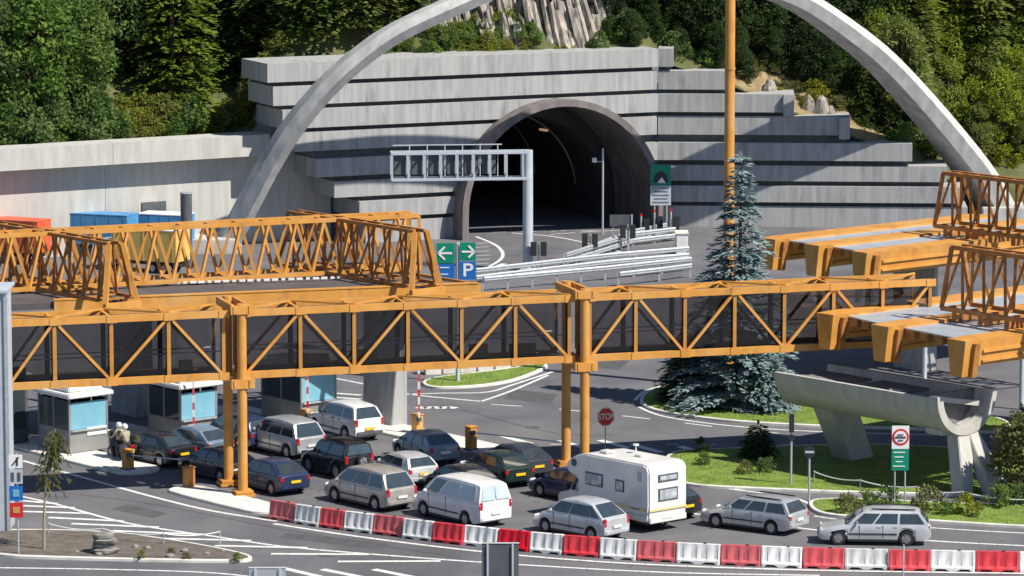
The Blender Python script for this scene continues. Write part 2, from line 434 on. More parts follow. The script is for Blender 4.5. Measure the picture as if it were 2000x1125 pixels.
# lining ring and tube
def ring_profile(grow, n=28):
    pts = [(-(RING_A+grow), -.2), (-(RING_A+grow), RING_S*.5)]
    for i in range(n+1):
        a = math.pi-math.pi*i/n
        pts.append(((RING_A+grow)*math.cos(a), RING_S+(RING_TOP+grow-RING_S)*math.sin(a)))
    pts += [((RING_A+grow), RING_S*.5), ((RING_A+grow), -.2)]
    return pts
mb = MB(); rings = []
for dpt, gr in ((-1.3, .16), (-1.3, -.28), (5, -.28)):
    rings.append([PR+DL*(RING_C+s)+Vector((0, 0, z))+NL*dpt for s, z in ring_profile(gr)])
rings.insert(0, [PR+DL*(RING_C+s)+Vector((0, 0, z))+NL*3.0 for s, z in ring_profile(.16)])
mb.loft(rings, closed=False, caps=False)
wbuild(mb, 'lining_ring', 'ring', portal, smooth=30)
mb = MB(); rings = []
for i in range(14):
    dpt = 4.5+i*4.5; sh = (i/13)**2*9
    rings.append([PR+DL*(RING_C+s*(.86)+sh)+Vector((0, 0, z*.86))+NL*dpt for s, z in ring_profile(-.28)])
mb.loft(rings, closed=False, caps=False)
n_ = len(rings[0]); mb.f.append(tuple(13*n_+k for k in range(n_)))
# annular step between ring and tube
a_, b_ = [PR+DL*(RING_C+s)+Vector((0, 0, z))+NL*4.99 for s, z in ring_profile(-.28)], rings[0]
mb.loft([a_, b_], closed=False, caps=False)
wbuild(mb, 'tunnel_tube', 'tunnel', portal, smooth=30)
for i in range(3):                            # light ring, cable ladder inside
    dpt = 9+i*7
    mb = MB()
    pts = [PR+DL*(RING_C+s*.855+(dpt-4.5)**2*.0024)+Vector((0, 0, z*.855))+NL*dpt for s, z in ring_profile(-.32)]
    mb.tube(pts[3:-3], .05, 5)
    wbuild(mb, 'cable_hoop', 'steel', portal, smooth=40)
M['tlamp'] = bpy.data.materials.new('tunnel_lamp'); M['tlamp'].use_nodes = True
b_ = M['tlamp'].node_tree.nodes['Principled BSDF']; b_.inputs['Emission Color'].default_value = (1, .55, .25, 1); b_.inputs['Emission Strength'].default_value = .25
for i in range(6):
    for sx, zz in ((-3.2, 6.6), (2.2, 7.2)):
        dpt = 6+i*6
        mb = MB(); mb.box(PR+DL*(RING_C+sx*.9+(dpt-4.5)**2*.0024)+Vector((0, 0, zz*.85))+NL*dpt, (.25, .9, .12), (DL, NL, Vector((0, 0, 1))))
        wbuild(mb, 'tunnel_lamp', 'tlamp', portal)

# ---------------------------------------------------------------- great concrete arch
arch_mid = [(398, 575), (430, 505), (467, 437), (500, 375), (530, 320), (575, 250), (640, 172), (710, 110), (785, 60), (910, 3), (1000, -35), (1120, -70), (1235, -84), (1350, -70), (1470, -37), (1569, 0), (1660, 60), (1736, 122), (1824, 217), (1908, 320), (1950, 385), (1975, 440)]
AYL, AYR, ALEAN = 258.6, 274.0, .46          # the plane of the arch: turned a little, leaning out over the road
def arch_survey(u, v):
    d = ray(u, v); k = (AYR-AYL)/46
    t = (AYL+16*k-ALEAN*CH)/(d.y-k*d.x+ALEAN*d.z)
    return d*t+Vector((0, 0, CH))
arch_pts = [arch_survey(u, v) for u, v in arch_mid]
def arch_center(t):
    n = len(arch_pts)-1; x = min(max(t, 0), 1)*n; i = min(int(x), n-1); f = x-i
    p0, p1, p2, p3 = arch_pts[max(i-1, 0)], arch_pts[i], arch_pts[i+1], arch_pts[min(i+2, n)]
    return .5*((2*p1)+(p2-p0)*f+(2*p0-5*p1+4*p2-p3)*f*f+(3*p1-p0-3*p2+p3)*f**3)
N_ = 90; rings = []
for i in range(N_+1):
    t = i/N_
    p = arch_center(t); d = (arch_center(min(t+.004, 1))-arch_center(max(t-.004, 0))).normalized()
    B = Vector((.45, -.88, .05)); B = (B-d*B.dot(d)).normalized(); Nn = d.cross(B).normalized()
    if Nn.z < 0 and .05 < t < .95: Nn = -Nn
    if t <= .05 and Nn.x > 0: Nn = -Nn
    if t >= .95 and Nn.x < 0: Nn = -Nn
    k = 1+.35*(abs(2*t-1))**2
    bk = .55+1.1*t; wn = .44+.22*t
    rings.append([p+(Nn*a*wn+B*b)*k for a, b in ((1, -bk), (1, .1), (.1, .6), (-1, .35), (-1.05, -bk*1.1))])
arch_root = empty('concrete_arch', rings[0][0]*1.0, label='giant free-standing concrete arch leaping over the tunnel portal', cat='arch')
mb = MB(); mb.loft(rings); wbuild(mb, 'arch_rib', 'archcrete', arch_root, smooth=25)
for t in (.03, .97):
    p = arch_center(t); mb = MB()
    zg = 0 if t < .5 or p.y < yface(p.x) else hz(p.x, p.y)
    mb.box((p.x, p.y, zg+.3), (3.4, 4.2, 1.2)); wbuild(mb, 'footing', 'archcrete', arch_root, bevel=.05)

# ---------------------------------------------------------------- left retaining wall with overhanging cap
wr = hit(528, 264, G(528, 470)+Vector((0, 8, 0)), Vector((0, 1, 0)))
WP = Vector((U(528, 262, 261).x, 261, 0)); WA = R_(30)
WD = Vector((math.cos(WA), math.sin(WA), 0)); WN = Vector((-math.sin(WA), math.cos(WA), 0))
zt_ = U(528, 262, 261).z; zb_ = U(528, 303, 261).z
rwall = empty('retaining_wall', WP, label='long pale concrete retaining wall with overhanging parapet beside the portal', cat='wall')
for i in range(4):
    mb = MB(); a, b = -44+i*11, -33+i*11-.03
    mb.prism([WP+WD*a+Vector((0, 0, zb_)), WP+WD*b+Vector((0, 0, zb_)), WP+WD*b+Vector((0, 0, zt_)), WP+WD*a+Vector((0, 0, zt_))], WN*2.2)
    wbuild(mb, 'parapet', 'wallcrete', rwall)
    mb = MB(); b2 = b+(5 if i == 3 else 0)
    mb.prism([WP+WD*a+WN*1.25+Vector((0, 0, -.3)), WP+WD*b2+WN*1.25+Vector((0, 0, -.3)), WP+WD*b2+WN*1.25+Vector((0, 0, zb_+.1)), WP+WD*a+WN*1.25+Vector((0, 0, zb_+.1))], WN*.9)
    wbuild(mb, 'wall_panel', 'wallcrete', rwall)
p = hit(300, 407, WP+WN*1.25, WN)
mb = MB(); mb.box(p-WN*.04, (1.7, .08, .85), (WD, WN, Vector((0, 0, 1)))); wbuild(mb, 'grille_panel', 'darkgrey', rwall)

# ---------------------------------------------------------------- ground surfaces
def flat(name, pix, m, z=.004, label=None, cat=None, kind=None, parent=None):
    mb = MB(); mb.add([G(u, v, 0)+Vector((0, 0, z)) for u, v in pix], [tuple(range(len(pix)))])
    o = mb.build(name, m, parent)
    if o.data.polygons[0].normal.z < 0: o.data.flip_normals()
    return tag(o, label, cat, kind=kind)
def inset(pts, d):
    n = len(pts); area = sum(pts[i].x*pts[(i+1) % n].y-pts[(i+1) % n].x*pts[i].y for i in range(n)); sg = 1 if area > 0 else -1
    out = []
    for i in range(n):
        a, b, c = pts[i-1], pts[i], pts[(i+1) % n]
        e1, e2 = (b-a).normalized(), (c-b).normalized()
        nn = Vector((-(e1.y+e2.y), e1.x+e2.x, 0))*sg
        if nn.length < 1e-4: nn = Vector((-e1.y, e1.x, 0))*sg
        nn.normalize(); k = max(.5, nn.dot(Vector((-e1.y, e1.x, 0))*sg))
        out.append(b+nn*d/k)
    return out
def smoothpts(pts, it=2):
    for _ in range(it):
        q = []
        for i in range(len(pts)):
            a, b = pts[i], pts[(i+1) % len(pts)]
            q += [a*.75+b*.25, a*.25+b*.75]
        pts = q
    return pts
def island(name, pts, top, label, cat='traffic island', h=.13, kw=.16, it=2, topname='surface', kerbmat='kerb'):
    pts = smoothpts([Vector((p.x, p.y, 0)) for p in pts], it)
    c = sum(pts, Vector())/len(pts)
    root = empty(name, c, label=label, cat=cat); root['kind'] = 'structure'
    inn = inset(pts, kw); mb = MB(); n = len(pts); Z = Vector((0, 0, h)); Zi = Vector((0, 0, h-.03))
    out2 = inset(pts, .03)
    mb.loft([pts, [p+Z-Vector((0, 0, .03)) for p in pts], [p+Z for p in out2], [p+Z for p in inn], [p+Zi*.5 for p in inn]], caps=False)
    # loft rings run round the island
    wbuild(mb, 'kerb', kerbmat, root, smooth=40)
    mb = MB(); mb.add([p+Zi+Vector((0, 0, .02)) for p in inn], [tuple(range(n))])
    o = wbuild(mb, topname, top, root, fix=False)
    if o.data.polygons[0].normal.z < 0: o.data.flip_normals()
    return root, inn
def lane_island(name, tip, length, width, label):
    t = G(*tip); hw = width/2; a = LANE; b = CROSS
    pts = [t, t+a*.35+b*hw*.8, t+a*1.2+b*hw, t+a*(length-.8)+b*hw, t+a*length+b*hw*.7, t+a*length-b*hw*.7, t+a*(length-.8)-b*hw, t+a*1.2-b*hw, t+a*.35-b*hw*.8]
    return island(name, pts, 'kerb', label, it=1)
lane_island('toll_island', (540, 1003), 7.2, 1.9, 'pale concrete island at the foot of the orange bridge columns by the red and white barriers')
lane_island('toll_island', (290, 926), 11, 2.4, 'pale concrete island carrying the booth with a white notice under its window')
lane_island('toll_island', (455, 893), 11, 2.3, 'pale concrete island carrying the booth behind the dark cars')
lane_island('toll_island', (668, 851), 10, 2.3, 'pale concrete island carrying the booth behind the silver people carrier')
lane_island('toll_island', (968, 884), 9.5, 2.2, 'pale concrete island with the grey pier and an orange box with its arm down')
grassy = []
def grass_island(name, pix, label, cat='verge'):
    r, inn = island(name, [G(u, v) for u, v in pix], 'grass', label, cat, topname='lawn'); grassy.append((r, inn)); return r
grass_island('grass_island', [(1248, 783), (1262, 768), (1310, 752), (1420, 742), (1560, 742), (1720, 760), (1850, 790), (1990, 830), (1960, 850), (1830, 842), (1600, 836), (1420, 826), (1290, 808), (1255, 796)], 'kerbed lawn island under the big blue spruce', 'island')
grass_island('grass_island', [(1290, 884), (1420, 880), (1600, 872), (1800, 872), (2120, 900), (2140, 975), (1960, 975), (1800, 968), (1640, 965), (1480, 958), (1350, 952), (1310, 940)], 'kerbed lawn island with small shrubs behind the motorhome', 'island')
grass_island('grass_verge', [(1575, 985), (1600, 977), (1700, 978), (1830, 986), (2000, 990), (2200, 1000), (2200, 1040), (1980, 1032), (1800, 1020), (1640, 1012), (1590, 1004)], 'strip of shrubby grass verge behind the silver estate cars', 'verge')
grass_island('grass_island', [(820, 748), (860, 738), (960, 728), (1060, 712), (1075, 718), (1030, 738), (980, 752), (900, 760), (835, 760)], 'small tapering lawn island at the foot of the parking sign', 'island')
r, inn = island('soil_island', [G(u, v) for u, v in [(-60, 1040), (90, 1038), (220, 1043), (350, 1060), (470, 1083), (500, 1094), (470, 1101), (200, 1096), (-60, 1088)]], 'soil', 'bare dark soil island with stones and a sapling', 'island', topname='soil')
# raised concrete apron block by the parking sign
bw = empty('planter_wall', G(900, 735), label='low pale concrete block wall behind the small tapering lawn', cat='wall')
for i in range(5):
    p = G(845+i*34, 731-i*2.3); mb = MB()
    mb.box(p+Vector((0, 0, .45)), (.83, .5, .9), (Vector((.97, .2, 0)).normalized(), Vector((-.2, .97, 0)).normalized(), Vector((0, 0, 1)))); wbuild(mb, 'block', 'kerb', bw, bevel=.02)

# ---------------------------------------------------------------- road markings (all painted sheets on the road)
marks = MB()
def line(pix, wd, dash=None, z=.005):
    pts = [G(u, v) for u, v in pix]
    # resample smooth
    if len(pts) > 2:
        q = []
        for i in range(len(pts)-1):
            p0, p1, p2, p3 = pts[max(i-1, 0)], pts[i], pts[i+1], pts[min(i+2, len(pts)-1)]
            for k in range(6):
                t = k/6
                q.append(.5*((2*p1)+(p2-p0)*t+(2*p0-5*p1+4*p2-p3)*t*t+(3*p1-p0-3*p2+p3)*t**3))
        pts = q+[pts[-1]]
    acc = 0
    for i in range(len(pts)-1):
        a, b = pts[i], pts[i+1]; d = b-a; L = d.length
        if L < 1e-4: continue
        d /= L; n = Vector((-d.y, d.x, 0))*wd/2; Z = Vector((0, 0, z))
        if dash:
            on, off = dash; s = 0
            while s < L:
                ph = (acc+s) % (on+off)
                st = min(L-s, (on-ph) if ph < on else (on+off-ph))+1e-4
                if ph < on:
                    p, q2 = a+d*s, a+d*min(s+st, L)
                    marks.add([p-n+Z, q2-n+Z, q2+n+Z, p+n+Z], [(0, 1, 2, 3)])
                s += st
            acc += L
        else:
            e = d*.01
            marks.add([a-n+Z-e, b-n+Z+e, b+n+Z+e, a+n+Z-e], [(0, 1, 2, 3)])
# bottom left: lane edge, hatching
line([(45, 900), (160, 932), (290, 968), (400, 995), (500, 1012), (540, 1018)], .22)
line([(25, 966), (110, 985), (250, 1022), (420, 1048), (560, 1068), (760, 1085), (1000, 1102), (1300, 1118), (1600, 1124)], .2)
for (a, b) in (((40, 978), (112, 984)), ((45, 988), (145, 992)), ((40, 999), (175, 1003)), ((95, 1011), (240, 1018)), ((140, 1023), (310, 1030)), ((220, 1037), (395, 1044)), ((320, 1052), (490, 1056)), ((420, 1066), (600, 1070)), ((530, 1082), (720, 1083)), ((660, 1097), (860, 1096))):
    line([a, b], .3, z=.009)
line([(0, 1109), (200, 1112), (400, 1118), (520, 1130)], .18)
line([(555, 1110), (640, 1130)], .35); line([(630, 1112), (720, 1130)], .35); line([(730, 1112), (820, 1130)], .35)
# along the barriers
line([(535, 1023), (700, 1048), (900, 1073), (1100, 1092), (1300, 1104), (1600, 1114), (2000, 1120)], .22)
# right: lane edges
line([(1330, 1000), (1420, 1012), (1600, 1036), (1800, 1055), (2000, 1066)], .2)
line([(1340, 945), (1480, 962), (1560, 975), (1600, 1000)], .18)
line([(1590, 1008), (1700, 1022), (1900, 1036), (2100, 1046)], .16)
# plaza behind the bridge
line([(960, 790), (1100, 800), (1300, 822), (1500, 845), (1700, 852)], .15, dash=(1.6, 2.0), z=.009)
for u, v in ((1010, 860), (1120, 869), (1200, 868), (1265, 877), (1355, 880)):
    line([(u-28, v-8), (u+26, v+7)], .42, z=.011)
line([(1000, 868), (1600, 868)], .12, dash=(.6, 1.2), z=.007)
line([(800, 770), (860, 768), (950, 766), (1000, 752), (1080, 726)], .2); line([(940, 784), (1000, 763), (1070, 733)], .2)
line([(650, 738), (720, 752), (800, 770), (940, 784)], .2)
for v in (768, 776, 784): line([(648, v), (705, v+4)], .3, z=.011)
line([(1240, 782), (1260, 764), (1300, 752)], .2); line([(1248, 795), (1300, 814), (1430, 832), (1600, 843), (1850, 850)], .18)
for k in range(5): line([(818+k*15, 798-(k % 2)*3), (828+k*15, 795+(k % 2)*3)], .5, z=.012)
# road towards the tunnel
line([(905, 540), (960, 518), (982, 500), (970, 480), (930, 462)], .22)
for k in range(6): line([(925, 476+k*8), (960-abs(k-3)*3, 474+k*8)], .12, z=.009)
line([(1000, 455), (1080, 462), (1160, 478), (1240, 500)], .2); line([(900, 455), (1050, 452), (1200, 450)], .12, dash=(1, 1))
line([(965, 523), (985, 515)], .4); line([(1075, 458), (1160, 452), (1240, 449)], .15)
tag(marks.build('road_marking', 'paint', fix=False), 'white painted lane lines and hatching on the road', 'road marking', kind='structure')

for pix in ([(1000, 760), (1090, 770), (1075, 790), (985, 778)], [(560, 1040), (760, 1062), (740, 1074), (545, 1050)], [(1380, 1062), (1560, 1076), (1550, 1088), (1370, 1074)], [(250, 985), (330, 1003), (300, 1012), (215, 994)], [(1080, 560+130), (1230, 705), (1210, 722), (1065, 708)], [(860, 495), (910, 488), (940, 496), (885, 505)]):
    flat('asphalt_patch', pix, 'patch', .003, 'darker repaired patch in the asphalt', 'road patch', kind='structure')
seams = MB(); marks_, marks = marks, seams
for pix in ([(60, 955), (300, 985), (560, 1035), (900, 1090)], [(900, 800), (1080, 845), (1200, 850)], [(1040, 1090), (1400, 1112), (1990, 1122)], [(620, 960), (700, 930), (800, 900)], [(930, 480), (1040, 495), (1110, 520)]):
    line(pix, .05, z=.0045)
tag(seams.build('tar_seam', 'tar', fix=False), 'dark tar sealed cracks running over the road', 'road seam', kind='structure'); marks = marks_
for u, v in ((1040, 835), (640, 1085), (1440, 1098), (330, 1045), (1150, 700), (1600, 1062)):
    c = G(u, v); mb = MB(); mb.tube([c+Vector((0, 0, .002)), c+Vector((0, 0, .008))], .36, 18); tag(mb.build('manhole_cover', 'darkgrey'), 'round iron manhole cover set in the asphalt', 'manhole', 'manhole covers in the road')
# ================================================================ FOOTBRIDGE
B0, B1 = G(468, 970), G(1137, 931)
BD = (B1-B0).normalized(); BN = Vector((-BD.y, BD.x, 0))     # along, away
BW = 1.9
def zat(u, v, P, n): return hit(u, v, P, n).z
zbot, ztop = zat(468, 738, B0, BN)+.05, zat(468, 614, B0, BN)
bridge = empty('footbridge', B0, label='orange steel truss footbridge with dark glazed sides crossing over the toll lanes', cat='footbridge')
NEAR = B0+BN*.38
def bs(u, z=6.5):
    lo, hi = -40., 60.
    for _ in range(50):
        m_ = (lo+hi)/2; p = NEAR+BD*m_
        if 1000+F*p.x/(p.y*cp_+(CH-z)*sp_) < u: lo = m_
        else: hi = m_
    return lo
Zv = Vector((0, 0, 1))
spans = [([-88, 20-6, 107, 218, 330, 437], 1), ([478, 587, 692, 797, 902, 1007, 1112], 1), ([1152, 1242, 1338, 1435, 1532, 1628, 1724, 1816], 1)]
for us, first in spans:
    ss = [bs(u) for u in us]
    s0, s1 = ss[0], ss[-1]
    for side, off in (('near', 0), ('far', BW)):
        o = BN*off
        barobj('chord', NEAR+o+BD*s0+Zv*zbot, NEAR+o+BD*s1+Zv*zbot, .22, .30, 'orange', bridge)
        barobj('chord', NEAR+o+BD*s0+Zv*ztop, NEAR+o+BD*s1+Zv*ztop, .22, .30, 'orange', bridge)
        for i, s in enumerate(ss):
            barobj('vertical', NEAR+o+BD*s+Zv*(zbot+.15), NEAR+o+BD*s+Zv*(ztop-.15), .15, .15, 'orange', bridge)
        for i in range(len(ss)-1):
            up = (i % 2 == 0)
            if us[0] < 0: up = (i % 2 == 1)
            a, b = (zbot+.12, ztop-.12) if up else (ztop-.12, zbot+.12)
            barobj('diagonal', NEAR+o-BN*.03*(1 if off == 0 else -1)+BD*(ss[i]+.1)+Zv*a, NEAR+o-BN*.03*(1 if off == 0 else -1)+BD*(ss[i+1]-.1)+Zv*b, .12, .12, 'orange', bridge)
            # glass pane just inside the truss, dark frame round it
            q0, q1 = ss[i]+.03, ss[i+1]-.03
            ins = BN*(.17 if off == 0 else -.17)
            mb = MB(); mb.box(NEAR+o+ins+BD*((q0+q1)/2)+Zv*((zbot+ztop)/2), (q1-q0-.06, .03, ztop-zbot-.40), (BD, BN, Zv))
            pane = wbuild(mb, 'glass_pane', 'bridgeglass', bridge)
            for q in (q0+.02, q1-.02):
                barobj('pane_frame', NEAR+o+ins*1.25+BD*q+Zv*(zbot+.16), NEAR+o+ins*1.25+BD*q+Zv*(ztop-.16), .07, .07, 'dark', bridge)
    for i, s_ in enumerate(ss):
        for zz_ in (zbot, ztop):
            mb = MB(); mb.box(NEAR-BN*.125+BD*s_+Zv*zz_, (.46, .03, .34), (BD, BN, Zv)); wbuild(mb, 'gusset_plate', 'orange', bridge)
    for i in range(len(ss)-1):               # plan bracing over the roof, portal ribs
        a, b = (0, BW) if i % 2 == 0 else (BW, 0)
        barobj('roof_brace', NEAR+BN*a+BD*ss[i]+Zv*(ztop+.17), NEAR+BN*b+BD*ss[i+1]+Zv*(ztop+.17), .11, .08, 'orange', bridge)
        barobj('roof_rib', NEAR+BD*ss[i]+Zv*(ztop+.02), NEAR+BN*BW+BD*ss[i]+Zv*(ztop+.02), .13, .13, 'orange', bridge)
    mb = MB(); mb.box(NEAR+BN*BW/2+BD*((s0+s1)/2)+Zv*(zbot-.02), (s1-s0, BW-.22, .16), (BD, BN, Zv)); wbuild(mb, 'deck', 'darkgrey', bridge)
    mb = MB(); mb.box(NEAR+BN*BW/2+BD*((s0+s1)/2)+Zv*(ztop-.10), (s1-s0, BW-.22, .06), (BD, BN, Zv)); wbuild(mb, 'roof_panel', 'roofdark', bridge)
    for i in range(len(ss)-1):
        if (i+int(us[0])) % 3 != 1:
            mb = MB(); q = (ss[i]+ss[i+1])/2+rng.uniform(-.5, .3); mb.box(NEAR+BN*(BW-.42)+BD*q+Zv*(zbot+.33), (rng.uniform(.5, 1.3), .35, rng.uniform(.4, .6)), (BD, BN, Zv)); wbuild(mb, 'bench', 'tanbox', bridge, bevel=.02)
    for off in (.35, BW-.35):
        barobj('handrail', NEAR+BN*off+BD*s0+Zv*(zbot+1.05), NEAR+BN*off+BD*s1+Zv*(zbot+1.05), .06, .06, 'steel', bridge, 'rod')
for u in (468, 1137):
    s = (bs(u)); base = B0+BD*s
    base.z = 0
    for off in (0, BW+.76):
        c = base+BN*off
        mb = MB(); mb.tube([c+Zv*.1, c+Zv*(ztop+.45)], .215, 14)
        col = wbuild(mb, 'column', 'orange', bridge, smooth=40)
        mb = MB(); mb.box(c+Zv*.24, (.78, .78, .10), (BD, BN, Zv)); mb.box(c+Zv*.10, (.9, .9, .12), (BD, BN, Zv))
        for k in range(5):
            for ax, bx in ((BD, BN), (BN, BD)):
                for sg in (-1, 1): mb.box(c+ax*(.36*sg)+bx*(-.3+.15*k)+Zv*.17, (.04, .04, .1), (BD, BN, Zv))
        ob = mb.build('base_plate', 'orange', col, off=bridge.location)
    for z, hgt in ((ztop+.22, .34), (zbot-.30, .36)):
        for sg in (-1, 1):
            barobj('cross_beam', base-BN*.30+BD*.34*sg+Zv*z, base+BN*(BW+1.1)+BD*.34*sg+Zv*z, .16, hgt, 'orange', bridge)
        mb = MB(); mb.box(base-BN*.2+Zv*z, (1.05, .12, hgt*1.12), (BD, BN, Zv)); wbuild(mb, 'beam_cap', 'orange', bridge)

# grey tower at the left end of the bridge
twp = G(18, 1042)
tower = empty('stair_tower', twp, label='tall grey metal clad stair tower at the end of the footbridge', cat='tower')
mb = MB(); mb.box(twp+Vector((-1.6, 1.2, 5.2)), (3.1, 2.4, 10.4)); wbuild(mb, 'tower_wall', 'greypaint', tower)
zt = U(5, 572, twp.y).z; tower.children[0].data.transform(Matrix.Diagonal((1, 1, zt/10.4, 1)))
mb = MB(); mb.box(twp+Vector((0, 0, zt/2)), (.14, .14, zt)); wbuild(mb, 'corner_trim', 'steel', tower)
mb = MB(); mb.box(twp+Vector((-1.6, 1.2, zt+.05)), (3.4, 2.7, .1)); wbuild(mb, 'tower_cap', 'greypaint', tower)

# ================================================================ CANOPIES
def truss(root, a, b, h, wt, wb, nb, m='orange', bw=.13, foot=True):
    """four-chord lattice girder from a to b (bottom centre line points)"""
    a, b = Vector(a), Vector(b); d = (b-a).normalized(); n = Vector((-d.y, d.x, 0)); L = (b-a).length
    for sg in (-1, 1):
        bo, to = n*sg*wb/2, n*sg*wt/2+Zv*h
        barobj('chord', a+bo, b+bo, bw*1.25, bw*1.5, m, root); barobj('chord', a+to, b+to, bw*1.25, bw*1.5, m, root)
        for i in range(nb):
            p0, pm, p1 = a+d*(L*i/nb), a+d*(L*(i+.5)/nb), a+d*(L*(i+1)/nb)
            barobj('diagonal', p0+bo, pm+to, bw, bw, m, root); barobj('diagonal', pm+to, p1+bo, bw, bw, m, root)
        for e in (a, b): barobj('end_post', e+bo, e+to, bw*1.2, bw*1.2, m, root)
    for i in range(nb+1):
        p = a+d*(L*i/nb)
        barobj('cross_strut', p-n*wb/2, p+n*wb/2, bw*.8, bw*.8, m, root)
        if i < nb:
            q = a+d*(L*(i+.5)/nb); barobj('cross_strut', q-n*wt/2+Zv*h, q+n*wt/2+Zv*h, bw*.8, bw*.8, m, root)
CZ = 6.95
# left canopy
fl, fr = G(-90, 595, CZ), G(935, 554, CZ)
FD = (fr-fl).normalized(); FN = Vector((-FD.y, FD.x, 0))
can = empty('toll_canopy', Vector((fl.x+10, fl.y+6, 0)), label='toll canopy with dark flat roof, orange fascia and lattice girders above the booths', cat='canopy')
CD = 7.0
mb = MB(); mb.prism([fl+FN*.16+Zv*-.12, fr-FD*.02+FN*.16+Zv*-.12, fr+LANE*CD+Zv*-.12, fl+LANE*CD+Zv*-.12], Zv*-.3); wbuild(mb, 'roof_slab', 'roofdark', can)
def fascia(u0, u1):
    Lf = (fr-fl).length
    f = lambda u: fl+FD*(Lf*((u+90)/1025))
    mb = MB(); p, q = f(u0), f(u1)
    mb.prism([p+Zv*-.95, q+Zv*-.95, q, p], FN*.14); wbuild(mb, 'fascia', 'orange', can)
    mb = MB(); mb.prism([p+Zv*-.0-FN*.03, q-FN*.03, q+FN*.35, p+FN*.35], Zv*.05); wbuild(mb, 'fascia_cap', 'orange', can)
for u0, u1 in ((100, 212), (232, 806), (828, 935)): fascia(u0, u1)
mb = MB(); mb.prism([fr+Zv*-.72, fr, fr+LANE*CD, fr+LANE*CD+Zv*-.72], FD*.12); wbuild(mb, 'fascia', 'orange', can)
for k in range(26):                          # row of small white blocks standing in for reflections on the roof
    p = G(265+k*16, 556-k*.52, CZ); mb = MB(); mb.box(p+Zv*.03, (.30 if k % 3 else .18, .10, .10), (FD, FN, Zv)); wbuild(mb, 'roof_glint', 'white', can)
# long lattice girder and the two that cross it
g0, g1 = G(-120, 572, CZ+.1), G(815, 522, CZ+.1)
TH = 2.55
truss(can, g0+FN*.5, g1+FN*.5, TH, 1.25, 1.7, 17)
def lane_truss(tip, back, nb, m='orange', root=can, L=None):
    a = G(*tip, CZ+.1); truss(root, a, a+LANE*back, TH, .6, 1.9, nb, m, bw=.105)
    return a
for tip in ((225, 583), (820, 556)):
    a = lane_truss(tip, 10.0, 8, 'rust_shade')  # browner paint carries shade on the left-facing lattice as well as weathering
    for sg in (-1, 1):
        n = CROSS
        barobj('raking_leg', a+n*sg*.38+Zv*TH-LANE*.1, a+n*sg*.95-LANE*.55-Zv*.45, .24, .2, 'orange', can)
    barobj('foot_beam', a-CROSS*1.0-LANE*.6-Zv*.35, a+CROSS*1.0-LANE*.6-Zv*.35, .2, .5, 'orange', can)
# concrete pier and a second one further back
def pier(root, c, h, m='wallcrete', k=1.0):
    """c: the near right foot; the end face narrows upwards while the flank grows"""
    rings = []
    for z, ln, wd in ((0, 2.2*k, 1.0*k), (h*.5, 2.65*k, .62*k), (h, 3.1*k, .25*k)):
        q = c-CROSS*wd
        far = q+LANE*ln
        rings.append([q+Zv*z, c+Zv*z, c+LANE*ln*.9+Zv*z, far+Zv*z])
    mb = MB(); mb.loft(rings); wbuild(mb, 'pier', m, root, bevel=.03)
pier(can, G(796, 832), 6.5, 'concrete'); pier(can, G(300, 812), 6.5, 'concrete'); pier(can, G(-60, 850), 6.5, 'concrete')

# right canopies: deep trapezoid beams with grey sheets between
def beam_canopy(tips, length, wide, label, z=7.0):
    p0 = G(*tips[0], z)
    root = empty('beam_canopy', Vector((p0.x+4, p0.y+2, 0)), label=label, cat='canopy')
    D = CROSS; N = -LANE                      # along beam, stepping to the next beam
    ps = [G(u, v, z) for u, v in tips]
    for i, p in enumerate(ps):
        mb = MB(); tw, bw_, h = .55, .36, 1.6   # end profile: tapering trough end, then shallower beam
        prof = lambda o, w1, w2, h_: [o-N*w1+Zv*0, o+N*w1, o+N*w2-Zv*h_, o-N*w2-Zv*h_]
        rings = [prof(p, tw, tw*.62, h), prof(p+D*.5, tw, tw*.62, h), prof(p+D*.52, tw, tw*.8, 1.15), prof(p+D*.9, wide, wide*.8, 1.15), prof(p+D*length, wide, wide*.8, 1.15)]
        mb.loft(rings); wbuild(mb, 'roof_beam', 'orange', root, fix=True)
        mb = MB(); mb.loft([prof(p+D*.45+N*.22-Zv*.15, .52, .3, 1.5), prof(p+D*.75+N*.22-Zv*.15, .52, .3, 1.5)]); wbuild(mb, 'end_plate', 'rust_shade', root)
        for sg in (-1, 1):
            barobj('ledge', p+D*1.0+N*(sg*(wide*.93+.02))-Zv*.52, p+D*length+N*(sg*(wide*.93+.02))-Zv*.52, .10, .12, 'orange', root)
            barobj('ledge', p+D*1.0+N*(sg*(wide*.86+.03))-Zv*.95, p+D*length+N*(sg*(wide*.86+.03))-Zv*.95, .10, .10, 'orange', root)
        if i+1 < len(ps):
            q = ps[i+1]; d = (q-p)
            a, b = p+N*(tw+.05)+D*.9, q-N*(tw+.05)+D*.9
            mb = MB(); mb.prism([a-Zv*.17, b-Zv*.17, b+D*(length-1.2)-Zv*.17, a+D*(length-1.2)-Zv*.17], Zv*.06); wbuild(mb, 'roof_sheet', 'roofgrey', root)
            k = max(1, int(d.length/1.1))
            for j in range(k):
                c = a+(b-a)*((j+.5)/k)
                mb = MB(); mb.box(c+D*.1-Zv*.35, (.3, .5, .35), (D, N, Zv)); wbuild(mb, 'gutter_box', 'rust_shade', root)
    return root, ps
rc1, ps1 = beam_canopy([(1500, 466), (1585, 478), (1678, 492)], 16, .70, 'orange canopy of trough beams with narrow grey roof strips behind the blue spruce')
rc2, ps2 = beam_canopy([(1611, 613), (1718, 636), (1868, 664)], 16, .66, 'orange canopy of trough beams with wide grey roof sheets over the concrete chute')
